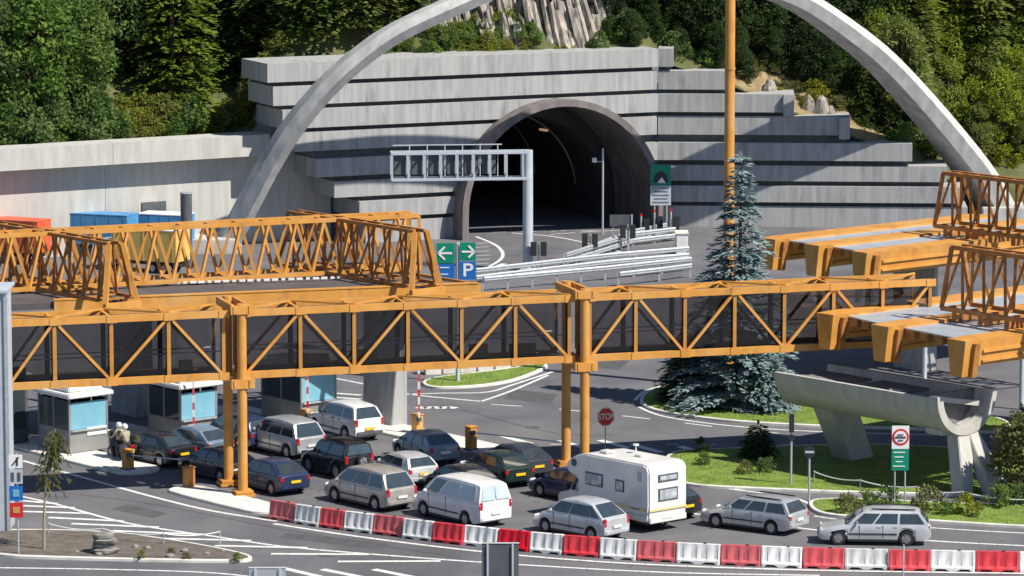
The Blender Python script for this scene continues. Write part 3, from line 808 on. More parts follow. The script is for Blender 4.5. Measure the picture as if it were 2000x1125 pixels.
for root, u, v, nb in ((rc1, 1850, 438, 10), (rc2, 1868, 598, 10)):
    a = G(u, v, 7.5); truss(root, a, a-LANE*13, 2.7, .7, 1.9, nb, 'rust_shade')
    for k in range(5):
        c = a-LANE*(.6+k*1.6); mb = MB(); mb.box(c-Zv*.33, (.3, 1.5, .4), (-LANE, CROSS, Zv)); wbuild(mb, 'saddle', 'rust_shade', root)
for u, v in ((1805, 756), (1995, 800)):
    c = G(u, v); mb = MB(); mb.tube([c, c+Zv*4.3], .13, 10); wbuild(mb, 'post', 'greypaint', rc2, smooth=40)
pier(rc2, G(1985, 905)+CROSS*4, 5.6, 'concrete'); pier(rc1, G(1750, 735)+CROSS*3, 5.6, 'concrete'); pier(rc2, G(1935, 860)+CROSS*6, 5.6, 'concrete')

# ---------------------------------------------------------------- concrete chute on splayed legs
n0, f0 = G(1885, 806, 3.55), G(1541, 735, 3.55)
n0 = Vector((n0.x, n0.y, 0)); 
far_ = G(1545, 712, 4.4); far_.z = 0
TD = (far_-n0); TL = TD.length*.93; TD.normalize(); TN = Vector((-TD.y, TD.x, 0))
ch = empty('concrete_chute', n0+TD*4, label='long half-pipe concrete chute raised on splayed legs beside the lawn', cat='chute')
zc, ro, ri = 4.35, 1.85, 1.62
prof = []
for i in range(19):
    a = math.pi+math.pi*i/18; prof.append((ro*math.cos(a), ro*math.sin(a)*.93))
for i in range(19):
    a = 2*math.pi-math.pi*i/18; prof.append((ri*math.cos(a), ri*math.sin(a)*.93))
mb = MB(); mb.loft([[n0+TD*t+TN*x+Zv*(zc+z) for x, z in prof] for t in (0, TL*.25, TL*.5, TL*.75, TL)])
wbuild(mb, 'half_pipe', 'wallcrete', ch, smooth=35)
mb = MB(); rr = []
for i in range(25):
    a = math.pi*.98+math.pi*1.04*i/24
    rr.append([n0-TD*.12+TN*(r*math.cos(a))+Zv*(zc+r*.93*math.sin(a))+TD*t for r, t in ((ro+.07, 0), (ro+.07, .5), (ri-.08, .5), (ri-.08, 0))])
mb.loft(rr); wbuild(mb, 'end_rim', 'wallcrete', ch, smooth=35)
for t in (.3, 3.2):                           # tie rods and baffle inside the mouth
    barobj('tie_bar', n0+TD*t+TN*-1.2+Zv*(zc-.55), n0+TD*(t+.3)+TN*1.1+Zv*(zc-.15), .16, .22, 'wallcrete', ch)
for t in (TL*.45, TL*.8):
    mb = MB(); mb.box(n0+TD*t+Zv*(zc-.25), (TL*.28, 2.0, .12), (TD, TN, Zv)); wbuild(mb, 'cover_slab', 'concrete_dark', ch)
def leg(p, q, w0, w1, dp, nm='leg'):
    p, q = Vector(p), Vector(q); rings = []
    for c, wd in ((p, w0), (q, w1)):
        rings.append([c+TN*(-wd/2)-TD*dp/2, c+TN*(wd/2)-TD*dp/2, c+TN*(wd/2)+TD*dp/2, c+TN*(-wd/2)+TD*dp/2])
    mb = MB(); mb.loft(rings); wbuild(mb, nm, 'wallcrete', ch, bevel=.03)
mb = MB(); bh = [n0+TD*.9+TN*((ri+.05)*math.cos(math.pi+math.pi*i/16))+Zv*(zc+(ri+.05)*.93*math.sin(math.pi+math.pi*i/16)*1.0-.0) for i in range(17)]
mb.prism(bh, TD*.15); wbuild(mb, 'bulkhead', 'concrete_dark', ch)
leg(n0+TD*.35-TN*.05+Zv*2.75, G(1880, 971), 1.0, .62, .7)
leg(n0+TD*.5-TN*.55+Zv*2.9, G(1952, 969), .6, 1.25, .7)
leg(n0+TD*(TL*.80)+Zv*2.95, G(1668, 897), 1.7, 1.5, 1.2)
mb = MB(); mb.box(n0+TD*.9+Zv*2.72, (1.1, 2.0, .3), (TD, TN, Zv)); wbuild(mb, 'saddle', 'wallcrete', ch, bevel=.05)

# ================================================================ TALL MAST
c = G(1421, 757)
mast = empty('light_mast', c, label='very tall tapering orange steel mast behind the blue spruce', cat='mast')
zz = [0, 8.2, 16.2, 24, 30]
for i in range(4):
    mb = MB(); mb.tube([c+Zv*zz[i], c+Zv*zz[i+1]], [.285-.018*i, .27-.018*i], 16); wbuild(mb, 'mast_section', 'orange', mast, smooth=40)
    if i: mb = MB(); mb.tube([c+Zv*(zz[i]-.06), c+Zv*(zz[i]+.06)], .31-.018*i, 16); wbuild(mb, 'flange', 'orange', mast, smooth=40)
mb = MB(); mb.tube([c+Zv*29.9, c+Zv*30.2], .9, 16); wbuild(mb, 'lamp_ring', 'orange', mast, smooth=40)
mb = MB(); mb.box(c+Zv*.1, (.9, .9, .2)); wbuild(mb, 'base_plate', 'orange', mast)

# ================================================================ BOOTHS, BARRIERS, SIGNS
def lane_frame(p): return p, CROSS, LANE
def booth(corner, label, wd=2.15, ln=2.6, h=2.75, notice=False):
    c = G(*corner); root = empty('toll_booth', c+CROSS*wd/2+LANE*ln/2, label=label, cat='booth', group='toll booths under the canopy')
    P = lambda x, y, z: c+CROSS*x+LANE*y+Zv*z
    mb = MB(); mb.box(P(wd/2, ln/2, .55+.13), (wd, ln, 1.1), (CROSS, LANE, Zv)); wbuild(mb, 'base_wall', 'boothwall', root, bevel=.03)
    for x, y in ((0.05, .05), (wd-.05, .05), (.05, ln-.05), (wd-.05, ln-.05), (.05, ln/2)):
        mb = MB(); mb.box(P(x, y, 1.95), (.1, .1, 1.5), (CROSS, LANE, Zv)); wbuild(mb, 'corner_post', 'boothwall', root)
    mb = MB(); mb.box(P(wd/2, .03, 1.85), (wd-.22, .04, 1.25), (CROSS, LANE, Zv)); wbuild(mb, 'front_window', 'boothblue', root)
    for k in range(2):
        mb = MB(); mb.box(P(.03, ln*(.26+.48*k), 1.9), (.04, ln*.42, 1.3), (CROSS, LANE, Zv)); wbuild(mb, 'side_window', 'carglass', root)
        mb = MB(); mb.box(P(wd-.03, ln*(.26+.48*k), 1.9), (.04, ln*.42, 1.3), (CROSS, LANE, Zv)); wbuild(mb, 'side_window', 'carglass', root)
    mb = MB(); mb.box(P(wd/2, ln-.03, 1.9), (wd-.2, .04, 1.3), (CROSS, LANE, Zv)); wbuild(mb, 'rear_window', 'carglass', root)
    mb = MB(); mb.box(P(wd/2, ln/2-.05, h+.05), (wd+.35, ln+.45, .22), (CROSS, LANE, Zv)); rf = wbuild(mb, 'roof', 'white', root, bevel=.05)
    mb = MB(); mb.box(P(wd/2, ln/2, h+.30), (wd-.3, ln-.4, .26), (CROSS, LANE, Zv)); mb.build('roof_unit', 'white', rf, off=root.location, bevel=.05)
    if notice:
        mb = MB(); mb.box(P(wd*.7, -.02, 1.06), (wd*.5, .04, .38), (CROSS, LANE, Zv)); wbuild(mb, 'notice', 'white', root)
    mb = MB(); mb.box(P(wd/2, -.05, 1.17), (wd*.9, .16, .06), (CROSS, LANE, Zv)); wbuild(mb, 'counter', 'steel', root)
    return root
booth((136, 892), 'grey toll booth with blue window and white notice by the motorcycle', notice=True)
booth((352, 872), 'grey toll booth with pale window behind an orange barrier box')
booth((588, 836), 'grey toll booth with blue window beside the white pickup', ln=3.2)
# glazed office block in the shade at the left
ob = G(60, 868); off = empty('toll_office', ob, label='dark glazed office cabin beside the grey stair tower', cat='cabin')
mb = MB(); mb.box(ob+CROSS*-1.6+LANE*2+Zv*1.6, (3, 4, 3.2), (CROSS, LANE, Zv)); wbuild(mb, 'cabin_wall', 'darkgrey', off, bevel=.03)
for k in range(2):
    mb = MB(); mb.box(ob+CROSS*(-2.3+1.4*k)-LANE*.02+Zv*1.75, (1.2, .06, 1.9), (CROSS, LANE, Zv)); wbuild(mb, 'cabin_window', 'carglass', off)
mb = MB(); mb.box(ob+CROSS*-1.6+LANE*2+Zv*3.3, (3.3, 4.4, .2), (CROSS, LANE, Zv)); wbuild(mb, 'cabin_roof', 'greypaint', off, bevel=.03)

def barrier(pix, label, arm=None, h=.85, m='orange', base=.12):
    c = G(*pix, base); root = empty('boom_barrier', c, label=label, cat='barrier', group='orange boom barriers')
    mb = MB(); mb.box(c+Zv*h/2, (.42, .42, h), (CROSS, LANE, Zv)); bd = wbuild(mb, 'housing', m, root, bevel=.03)
    mb = MB(); mb.box(c+Zv*(h+.03), (.48, .48, .06), (CROSS, LANE, Zv)); mb.build('lid', m, bd, off=root.location, bevel=.02)
    mb = MB(); mb.box(c-Zv*.02+Zv*.05, (.5, .5, .08), (CROSS, LANE, Zv)); mb.build('plinth', 'darkgrey', bd, off=root.location)
    if arm:
        d = Vector(arm); L = d.length; d.normalize(); s0 = c+Zv*(h*.8)-LANE*.26-CROSS*.1
        n = 8
        for k in range(n):
            aw = .10 if d.z > .5 else .055
            barobj('arm_segment', s0+d*(L*k/n), s0+d*(L*(k+1)/n), aw, aw, 'white' if k % 2 == 0 else ('red' if d.z > .5 else 'steel'), root, up=(0, 1, 0))
        mb = MB(); mb.box(s0, (.18, .2, .2), (CROSS, LANE, Zv)); wbuild(mb, 'pivot', 'darkgrey', root)
    return root
barrier((376, 868), 'orange barrier box with its striped arm raised before the middle booth', (0, 0, 2.7))
barrier((598, 836), 'orange barrier box with its striped arm raised before the booth by the white pickup', (0, 0, 2.7))
barrier((815, 845), 'orange barrier box with its striped arm raised beside the grey pier', (0, 0, 2.9))
barrier((920, 878), 'orange barrier box with its arm lowered across the empty lane', CROSS*2.6-LANE*3.2-Zv*.3, h=1.05)
barrier((250, 916), 'orange barrier box with its arm lowered in front of the motorcycle', CROSS*2.6-LANE*2.6-Zv*.25)
barrier((369, 955), 'rusty brown barrier box in the shade by the bridge columns', None, h=.95, m='rust_shade', base=0)

def post_sign(name, pix, label, cat='sign', group=None, posts=(0,), ztop=2.5, r=.04, m='steel', base=0):
    c = G(*pix, base); root = empty(name, c, label=label, cat=cat, group=group)
    for x in posts: barobj('post', c+Vector((x, .05, -.05)), c+Vector((x, .05, ztop)), r*2, r*2, m, root, 'rod')
    return root, c
def panel(root, c, x, z, w_, h_, m, name='panel', y=0, t=.03):
    mb = MB(); mb.box(c+Vector((x, y, z)), (w_, t, h_)); return wbuild(mb, name, m, root)
def disc(root, c, x, z, r, m, name, y=0, n=28, t=.03, rot=0, parent=None):
    mb = MB(); mb.prism([c+Vector((x+r*math.cos(2*math.pi*k/n+rot), y, z+r*math.sin(2*math.pi*k/n+rot))) for k in range(n)], (0, t, 0))
    return wbuild(mb, name, m, root)
# STOP
stop_root = root, c = post_sign('stop_sign', (1183, 884), 'red octagonal stop sign on a thin post by the crossing', ztop=2.1, r=.03)
disc(root, c, 0, 1.68, .47, 'signwhite', 'rim', n=8, rot=math.pi/8); disc(root, c, 0, 1.68, .425, 'signred', 'face', y=-.012, n=8, rot=math.pi/8)
text_mesh('lettering', 'STOP', .36, 'signwhite', root, (0, -.02, 1.68), (math.pi/2, 0, 0)).scale = (.92, 1.15, 1)
stop_root[0].rotation_euler.z = R_(24)
# parking / direction sign
root, c = post_sign('direction_sign', (894, 748), 'green arrow and blue parking sign on a grey post above the small lawn', ztop=U(893, 474, G(894, 748).y).z, r=.11, m='greypaint')
zz = lambda v: U(894, v, c.y).z
xx = lambda u: U(u, 500, c.y).x-c.x
for u0, u1, v0, v1, m_ in ((853, 888, 474, 514, 'signgreen'), (853, 888, 515, 546, 'signblue'), (898, 929, 473, 509, 'signgreen'), (898, 929, 510, 546, 'signblue')):
    panel(root, c, (xx(u0)+xx(u1))/2, (zz(v0)+zz(v1))/2, xx(u1)-xx(u0), zz(v0)-zz(v1)-.02, m_, y=-.1)
def arrow(root, c, x, z, s, dirx, y):
    mb = MB()
    mb.bar(c+Vector((x-dirx*s*.42, y, z)), c+Vector((x+dirx*s*.42, y, z)), .02, .1)
    for sg in (-1, 1): mb.bar(c+Vector((x+dirx*s*.48, y-.004, z)), c+Vector((x+dirx*s*.05, y-.004, z+sg*s*.42)), .02, .1)
    wbuild(mb, 'arrow', 'signwhite', root)
arrow(root, c, xx(870.5), zz(494), .78, -1, -.13); arrow(root, c, xx(913.5), zz(491), .72, 1, -.13)
text_mesh('lettering', 'P', 1.0, 'signwhite', root, (xx(913.5), -.125, zz(528)), (math.pi/2, 0, 0)).scale = (1.1, .95, 1)
for k in range(2): panel(root, c, xx(868), zz(522+k*13), .5-.12*k, .05, 'signwhite', 'text_line', y=-.12)
# tunnel sign
root, c = post_sign('tunnel_sign', (1290, 449), 'green tunnel sign with grey text plate beside the tunnel mouth', posts=(-.4, .4), ztop=2.2, r=.05)
zz = lambda v: U(1290, v, c.y).z
panel(root, c, 0, (zz(322)+zz(362))/2, 1.36, zz(322)-zz(362), 'signgreen', 'panel'); panel(root, c, 0, (zz(363)+zz(401))/2, 1.36, zz(363)-zz(401), 'greypaint', 'text_plate')
for k in range(5): panel(root, c, 0, zz(367+k*7), 1.1-.2*(k % 2), .05, 'darkgrey', 'text_line', y=-.02)
mb = MB(); zc0 = zz(357)
pts = [c+Vector((.5*math.cos(math.pi*k/14), -.02, zc0+.78*math.sin(math.pi*k/14))) for k in range(15)]; mb.prism(pts, (0, .01, 0)); wbuild(mb, 'tunnel_icon', 'dark', root)
mb = MB(); mb.prism([c+Vector((-.22, -.03, zc0)), c+Vector((.34, -.03, zc0)), c+Vector((.06, -.03, zc0+.38))], (0, .01, 0)); wbuild(mb, 'road_icon', 'signwhite', root)
# customs sign
root, c = post_sign('customs_sign', (1757, 992), 'white and green sign with a red ringed disc on two posts in the verge', posts=(-.22, .22), ztop=2.6, r=.035, base=.1)
zz = lambda v: U(1757, v, c.y).z
panel(root, c, 0, (zz(836)+zz(881))/2, .74, zz(836)-zz(881), 'signwhite'); panel(root, c, 0, (zz(882)+zz(923))/2, .74, zz(882)-zz(923), 'signgreen', 'text_plate')
disc(root, c, 0, zz(858), .36, 'signred', 'ring', y=-.03); disc(root, c, 0, zz(858), .27, 'signwhite', 'face', y=-.04)
panel(root, c, 0, zz(858), .46, .05, 'dark', 'bar', y=-.055)
panel(root, c, 0, zz(853), .26, .03, 'dark', 'text_line', y=-.055); panel(root, c, 0, zz(864), .22, .03, 'dark', 'text_line', y=-.055)
for k in range(4): panel(root, c, -.05, zz(888+k*9), .5-.1*(k % 3), .04, 'signwhite', 'text_line', y=-.02)
# no entry back, slim post sign
root, c = post_sign('round_sign', (1580, 985), 'round dark-backed sign on a grey post by the lawn corner', ztop=2.35, r=.05)
disc(root, c, 0, 2.3, .26, 'dark', 'face', y=-.03); panel(root, c, 0, 2.3, .38, .09, 'greypaint', 'bar', y=-.04)
root, c = post_sign('lamp_post', (1545, 946), 'slim grey post with a dark signal box on the lawn', 'post', ztop=3.1, r=.05, base=.1)
panel(root, c, 0, 2.75, .22, .8, 'dark', 'signal_box', t=.2); disc(root, c, 0, 2.1, .14, 'dark', 'lamp', y=-.1, t=.15)
# stacked signs at the left
root, c = post_sign('sign_stack', (36, 1087), 'thin post stacked with grey, blue and red traffic signs on the soil island', ztop=U(36, 886, G(36, 1087).y).z, r=.04)
zz = lambda v: U(36, v, c.y).z
for v0, v1, m_, nm in ((888, 914, 'signwhite', 'panel'), (917, 945, 'greypaint', 'panel'), (949, 978, 'signblue', 'panel'), (982, 1011, 'signred', 'panel')):
    panel(root, c, -.05, (zz(v0)+zz(v1))/2, .55, zz(v0)-zz(v1), m_, nm)
mb = MB(); mb.bar(c+Vector((-.18, -.03, zz(908))), c+Vector((.08, -.03, zz(893))), .02, .06); mb.bar(c+Vector((.02, -.033, zz(909))), c+Vector((.02, -.033, zz(893))), .02, .06); wbuild(mb, 'pictogram', 'dark', root)
for k in (-1, 1): panel(root, c, -.05+.13*k, zz(931), .12, .35, 'darkgrey', 'pictogram', y=-.02)
panel(root, c, -.05, zz(963), .26, .3, 'boothblue', 'pictogram', y=-.02); panel(root, c, -.05, zz(996), .28, .25, 'orange', 'pictogram', y=-.02)
# near signs seen from behind at the lower edge
for u0, u1, v0, lab, m_ in ((941, 1013, 1059, 'back of a dark metal road sign with two pale rails', 'darkgrey'), (487, 558, 1107, 'back of a small grey-green road sign with a white rim', 'steel')):
    Y = 150; a, b = U(u0, v0, Y), U(u1, v0, Y); c = Vector(((a.x+b.x)/2, Y, 0))
    root = empty('road_sign', c, label=lab, cat='sign'); wd = b.x-a.x
    mb = MB(); mb.box(c+Zv*(a.z-.75), (wd, .05, 1.5)); wbuild(mb, 'panel', m_, root)
    mb = MB(); mb.box(c+Vector((0, -.03, a.z-.02)), (wd+.04, .04, .04)); wbuild(mb, 'rim', 'white', root)
    for sg in (-1, 1):
        barobj('rail', c+Vector((sg*wd*.34, -.06, 0)), c+Vector((sg*wd*.34, -.06, a.z-.06)), .07, .07, 'greypaint', root)
c = Vector((U(1765, 1064, 150).x, 150, 0)); root = empty('thin_pole', c, label='thin grey pole in front of the red and white barriers', cat='pole')
barobj('pole_shaft', c, c+Zv*U(1765, 1064, 150).z, .06, .06, 'greypaint', root, 'rod'); mb = MB(); mb.box(c+Zv*.03, (.3, .3, .06)); wbuild(mb, 'base_plate', 'steel', root)

# ---------------------------------------------------------------- gantry seen from behind
c = G(1031, 528); gy = c.y
gan = empty('sign_gantry', c, label='grey cantilever sign gantry with lattice arm in front of the tunnel', cat='gantry')
zt = U(1031, 293, gy).z
mb = MB(); mb.tube([c, c+Zv*zt], [.32, .30], 16); wbuild(mb, 'post', 'greypaint', gan, smooth=40)
mb = MB(); mb.box(c+Zv*.1, (1, 1, .2)); wbuild(mb, 'base_plate', 'greypaint', gan)
AX = Vector((-1, -.10, 0)).normalized(); AN = Vector((AX.y, -AX.x, 0))
Lg = (1022-752)*gy/F*1.0; zT, zB = U(900, 296, gy).z, U(900, 347, gy).z
for off in (-.45, .45):
    for z in (zT, zB): barobj('chord', c+AN*off+Zv*z, c+AN*off+AX*Lg+Zv*z, .16, .16, 'greypaint', gan)
for k in range(9):
    s = .35+(Lg-.4)*k/8
    for off in (-.45, .45): barobj('strut', c+AN*off+AX*s+Zv*zB, c+AN*off+AX*s+Zv*zT, .12, .12, 'greypaint', gan)
    for z in (zB, zT): barobj('tie', c-AN*.45+AX*s+Zv*z, c+AN*.45+AX*s+Zv*z, .1, .1, 'greypaint', gan)
for k in range(6):
    s = 2.2+1.08*k
    mb = MB(); mb.box(c+AX*(s+.2)-Vector((0, -.75, 0))+Zv*((zT+zB)/2), (.85, .22, 1.25), (AX, AN, Zv)); wbuild(mb, 'signal_box', 'darkgrey', gan, bevel=.02)
    barobj('box_rail', c+AX*(s-.35)+Vector((0, .62, 0))+Zv*(zB-.25), c+AX*(s-.35)+Vector((0, .62, 0))+Zv*(zT+.45), .06, .06, 'greypaint', gan)
barobj('hand_rail', c+AX*1.6+Vector((0, .62, 0))+Zv*(zT+.4), c+AX*(Lg-.1)+Vector((0, .62, 0))+Zv*(zT+.4), .06, .06, 'greypaint', gan)

# ---------------------------------------------------------------- guard rails
def guardrail(pix, label, double=True, h=.75, step=1.7):
    pts = [G(u, v) for u, v in pix]; root = empty('guard_rail', pts[0], label=label, cat='guard rail', group='galvanised guard rails')
    for a, b in zip(pts, pts[1:]):
        d = (b-a); L = d.length; d.normalize(); n = Vector((-d.y, d.x, 0))
        for z in ((h, h-.42) if double else (h,)):
            mb = MB(); prof = [(-.02, .15), (-.08, .09), (-.08, .04), (-.0, .0), (-.08, -.04), (-.08, -.09), (-.02, -.15), (.01, -.15), (-.05, -.08), (-.05, -.05), (.03, 0), (-.05, .05), (-.05, .08), (.01, .15)]
            mb.loft([[a+d*t+n*x+Zv*(z+y) for x, y in prof] for t in (0, L)]); wbuild(mb, 'rail', 'steel', root)
        k = max(1, int(L/step))
        for i in range(k+1):
            p = a+d*(L*i/k)+n*.1; barobj('rail_post', p-Zv*.1, p+Zv*(h+.1), .1, .12, 'steel', root)
guardrail([(930, 553), (1184, 523), (1345, 509)], 'double galvanised guard rail running from the parking sign to the blue spruce')
guardrail([(945, 570), (1184, 548), (1350, 530)], 'galvanised guard rail in front, lower than its double neighbour', False)
guardrail([(1105, 522), (1238, 480), (1322, 470)], 'galvanised guard rail curving away towards the tunnel')
guardrail([(1128, 515), (1230, 476), (1300, 462)], 'galvanised guard rail behind the curved one near the tunnel mouth')
guardrail([(1210, 560), (1290, 551), (1350, 543)], 'short galvanised guard rail beside the blue spruce', False)
c = G(1331, 494); cb = empty('end_block', c, label='white concrete block closing the guard rails near the spruce', cat='block')
mb = MB(); mb.box(c+Zv*.65, (.75, 1.6, 1.3)); wbuild(mb, 'block_body', 'white', cb, bevel=.04)
mb = MB(); mb.box(c+Zv*1.32, (.85, 1.7, .06)); wbuild(mb, 'block_cap', 'kerb', cb)
# small traffic lights and posts near the tunnel
def lights(pix, n, label, h=1.25):
    c = G(*pix); root = empty('traffic_light', c, label=label, cat='traffic light')
    barobj('post', c, c+Zv*(h+.6), .09, .09, 'steel', root, 'rod')
    for k in range(n):
        x = (k-(n-1)/2)*.62
        mb = MB(); mb.box(c+Vector((x, -.08, h+.15)), (.36, .22, .85)); hd = wbuild(mb, 'lamp_head', 'dark', root, bevel=.02)
        mb = MB(); mb.tube([c+Vector((x, .03, h+.35)), c+Vector((x, .14, h+.35))], .1, 12); mb.build('lens', 'lamp_red', hd, off=root.location)
    return root
lights((1052, 530), 2, 'pair of dark traffic light heads beside the gantry post')
lights((1152, 505), 2, 'pair of dark traffic light heads by the guard rails', 1.0)
lights((1226, 490), 2, 'dark traffic light heads under a grey sign board', 1.1)
c = G(1213, 487); root = empty('sign_board', c, label='wide grey sign board seen from behind above the guard rails', cat='sign')
for x in (-.5, .5): barobj('post', c+Vector((x, 0, 0)), c+Vector((x, 0, 2.1)), .08, .08, 'steel', root)
mb = MB(); mb.box(c+Vector((0, -.06, 1.85)), (1.45, .06, .75)); wbuild(mb, 'board', 'darkgrey', root); mb = MB(); mb.box(c+Vector((.68, -.1, 1.85)), (.1, .1, .8)); wbuild(mb, 'edge', 'steel', root)
c = G(1177, 458); root = empty('camera_pole', c, label='thin pale pole with a small camera in front of the tunnel mouth', cat='pole')
barobj('pole_shaft', c, c+Zv*U(1177, 290, c.y).z, .14, .14, 'steel', root, 'rod'); mb = MB(); mb.box(c+Vector((-.55, 0, 4.9)), (.3, .25, .3)); wbuild(mb, 'camera', 'white', root, bevel=.03); barobj('bracket', c+Zv*4.8, c+Vector((-.5, 0, 4.8)), .05, .05, 'steel', root)
for u, v, h in ((1252, 470, 1.6), (1278, 468, 1.8), (1310, 470, 1.9)):
    c = G(u, v); root = empty('marker_post', c, label='pale marker post with a red head at the end of the guard rails', cat='post', group='red-headed marker posts')
    barobj('shaft', c, c+Zv*h, .13, .13, 'steel', root, 'rod'); mb = MB(); mb.box(c+Zv*(h+.07), (.17, .15, .16)); wbuild(mb, 'head', 'red', root, bevel=.03)
    mb = MB(); mb.box(c+Vector((.35, 0, h*.6)), (.4, .3, .9)); wbuild(mb, 'signal_box', 'dark', root, bevel=.03)
# dark round steel column before the retaining wall
c = G(365, 520); root = empty('steel_column', c, label='dark grey steel column in front of the retaining wall', cat='column')
zt = U(365, 378, c.y).z
mb = MB(); mb.tube([c, c+Zv*zt], .36, 14); wbuild(mb, 'shaft', 'darkgrey', root, smooth=40); mb = MB(); mb.tube([c+Zv*zt, c+Zv*(zt+.08)], .4, 14); wbuild(mb, 'cap', 'steel', root, smooth=40)
# small camera on the portal and railings
# chain posts and thin fence by the road
def rope(pts, name, label, m='white', r=.03, posts=True):
    P = [G(u, v) for u, v in pts]; root = empty(name, P[0], label=label, cat='rope')
    q = []
    for a, b in zip(P, P[1:]):
        for k in range(8):
            t = k/8; q.append(a.lerp(b, t)+Zv*(.55-.5*t*(1-t)))
        if posts: barobj('stake', a, a+Zv*.6, .05, .05, 'steel', root, 'rod')
    q.append(P[-1]+Zv*.55); barobj('stake', P[-1], P[-1]+Zv*.6, .05, .05, 'steel', root, 'rod')
    mb = MB(); mb.tube(q, r, 5); wbuild(mb, 'line', m, root, smooth=60)
rope([(95, 1048), (200, 1058), (320, 1068), (430, 1064)], 'bunting_rope', 'pale tape strung low on stakes round the soil island')
rope([(1590, 945), (1680, 962), (1790, 975), (1880, 985), (2020, 1000)], 'bunting_rope', 'pale tape strung low on stakes along the shrubby verge')

# ---------------------------------------------------------------- red and white water-filled barriers
us = [530, 580, 628, 675, 732, 790, 848, 908, 975, 1037, 1102, 1173, 1245, 1322, 1408, 1487, 1568, 1650, 1735, 1817, 1905, 1990, 2075]
vcur = [(530, 1012), (640, 1030), (760, 1045), (880, 1060), (1000, 1073), (1120, 1084), (1260, 1094), (1410, 1102), (1570, 1108), (1730, 1112), (1990, 1116), (2100, 1117)]
bar_mesh = {}
def water_mesh(m):
    mb = MB()
    prof = [(-.24, .0), (-.24, .14), (-.19, .22), (-.13, .62), (-.10, .80), (.10, .80), (.13, .62), (.19, .22), (.24, .14), (.24, .0)]
    st = [-.5, -.46, -.43, -.36, -.33, -.21, -.18, -.06, -.03, .03, .06, .18, .21, .33, .36, .43, .46, .5]
    rings = []
    for i, x in enumerate(st):
        ins = 0 if (i // 2) % 2 == 0 else .03
        sl = 1 if abs(x) not in (.5,) else .9
        base = .09 if .12 < abs(x) < .38 else 0
        rings.append([(x, (y-math.copysign(ins, y) if .2 < z < .7 else y)*sl, max(z, base)) for y, z in prof])
    mb.loft(rings); o = mb.build('water_barrier', m, smooth=28); me = o.data; bpy.data.objects.remove(o); return me
for i in range(len(us)-1):
    a, b = G(us[i], interp(us[i], vcur)), G(us[i+1], interp(us[i+1], vcur)); d = b-a
    m_ = 'red' if i % 2 == 0 else 'whiteplastic'
    if m_ not in bar_mesh: bar_mesh[m_] = water_mesh(m_)
    root = empty('water_barrier', (a+b)/2+Vector((0, rng.uniform(-.06, .06), 0)), math.atan2(d.y, d.x)+rng.uniform(-.035, .035), 'red plastic water-filled barrier in the curved row beside the queue' if i % 2 == 0 else 'white plastic water-filled barrier in the curved row beside the queue', 'barrier', 'red plastic barriers' if i % 2 == 0 else 'white plastic barriers')
    o = bpy.data.objects.new('barrier_body', bar_mesh[m_]); C.objects.link(o); o.parent = root; o.scale = (d.length-.04, 1, 1.0)
    if 'cap' not in bar_mesh:
        mb = MB(); mb.tube([(0, 0, .78), (0, 0, .84)], .06, 8); t_ = mb.build('filler_cap', 'dark'); bar_mesh['cap'] = t_.data; bpy.data.objects.remove(t_)
    o = bpy.data.objects.new('filler_cap', bar_mesh['cap']); C.objects.link(o); o.parent = root; o.location = (.25, 0, 0)

# ================================================================ VEHICLES
_wheel = {}
def wheel_mesh(Rw, Wd):
    k = (round(Rw, 3), round(Wd, 3))
    if k not in _wheel:
        mb = MB(); prof = [(Rw*.62, -Wd/2), (Rw*.93, -Wd/2), (Rw, -Wd*.3), (Rw, Wd*.3), (Rw*.93, Wd/2), (Rw*.62, Wd/2)]
        n = 24
        mb.loft([[(r*math.cos(2*math.pi*j/n), y, r*math.sin(2*math.pi*j/n)) for r, y in prof] for j in range(n+1)], caps=False)
        o = mb.build('tyre', 'rubber', smooth=40); t = o.data; bpy.data.objects.remove(o)
        mb = MB(); mb.tube([(0, -Wd*.36, 0), (0, Wd*.36, 0)], Rw*.63, 20)
        for j in range(5):
            a = 2*math.pi*j/5
            for sg in (-1, 1): mb.box((Rw*.33*math.cos(a), sg*Wd*.39, Rw*.33*math.sin(a)), (Rw*.52, .03, Rw*.15), (Vector((math.cos(a), 0, math.sin(a))), Vector((0, 1, 0)), Vector((-math.sin(a), 0, math.cos(a)))))
        o = mb.build('rim', 'chrome', smooth=40); r_ = o.data; bpy.data.objects.remove(o)
        mb = MB()
        _wheel[k] = (t, r_)
    return _wheel[k]
def add_wheel(root, x, y, Rw, Wd=.2):
    t, r_ = wheel_mesh(Rw, Wd)
    o = bpy.data.objects.new('wheel', t); C.objects.link(o); o.parent = root; o.location = (x, y, Rw)
    q = bpy.data.objects.new('rim', r_); C.objects.link(q); q.parent = o
    return o
def pane(root, corners, m, name, out=.012, t=.03):
    c = [Vector(p) for p in corners]; n = (c[1]-c[0]).cross(c[2]-c[0]).normalized()
    ctr = sum(c, Vector())/len(c)
    if n.dot(ctr-Vector((ctr.x*.3, 0, .8))) < 0: n = -n
    mb = MB(); mb.prism([p+n*out for p in c], -n*t); return mb.build(name, m, root)
def vehicle_at(pix, phi, L, W):
    """pix: where the rear left corner meets the road; phi: heading, degrees left of straight ahead"""
    a = R_(90+phi); h = Vector((math.cos(a), math.sin(a), 0)); l = Vector((-h.y, h.x, 0))
    return G(*pix)+h*L/2-l*W/2, a
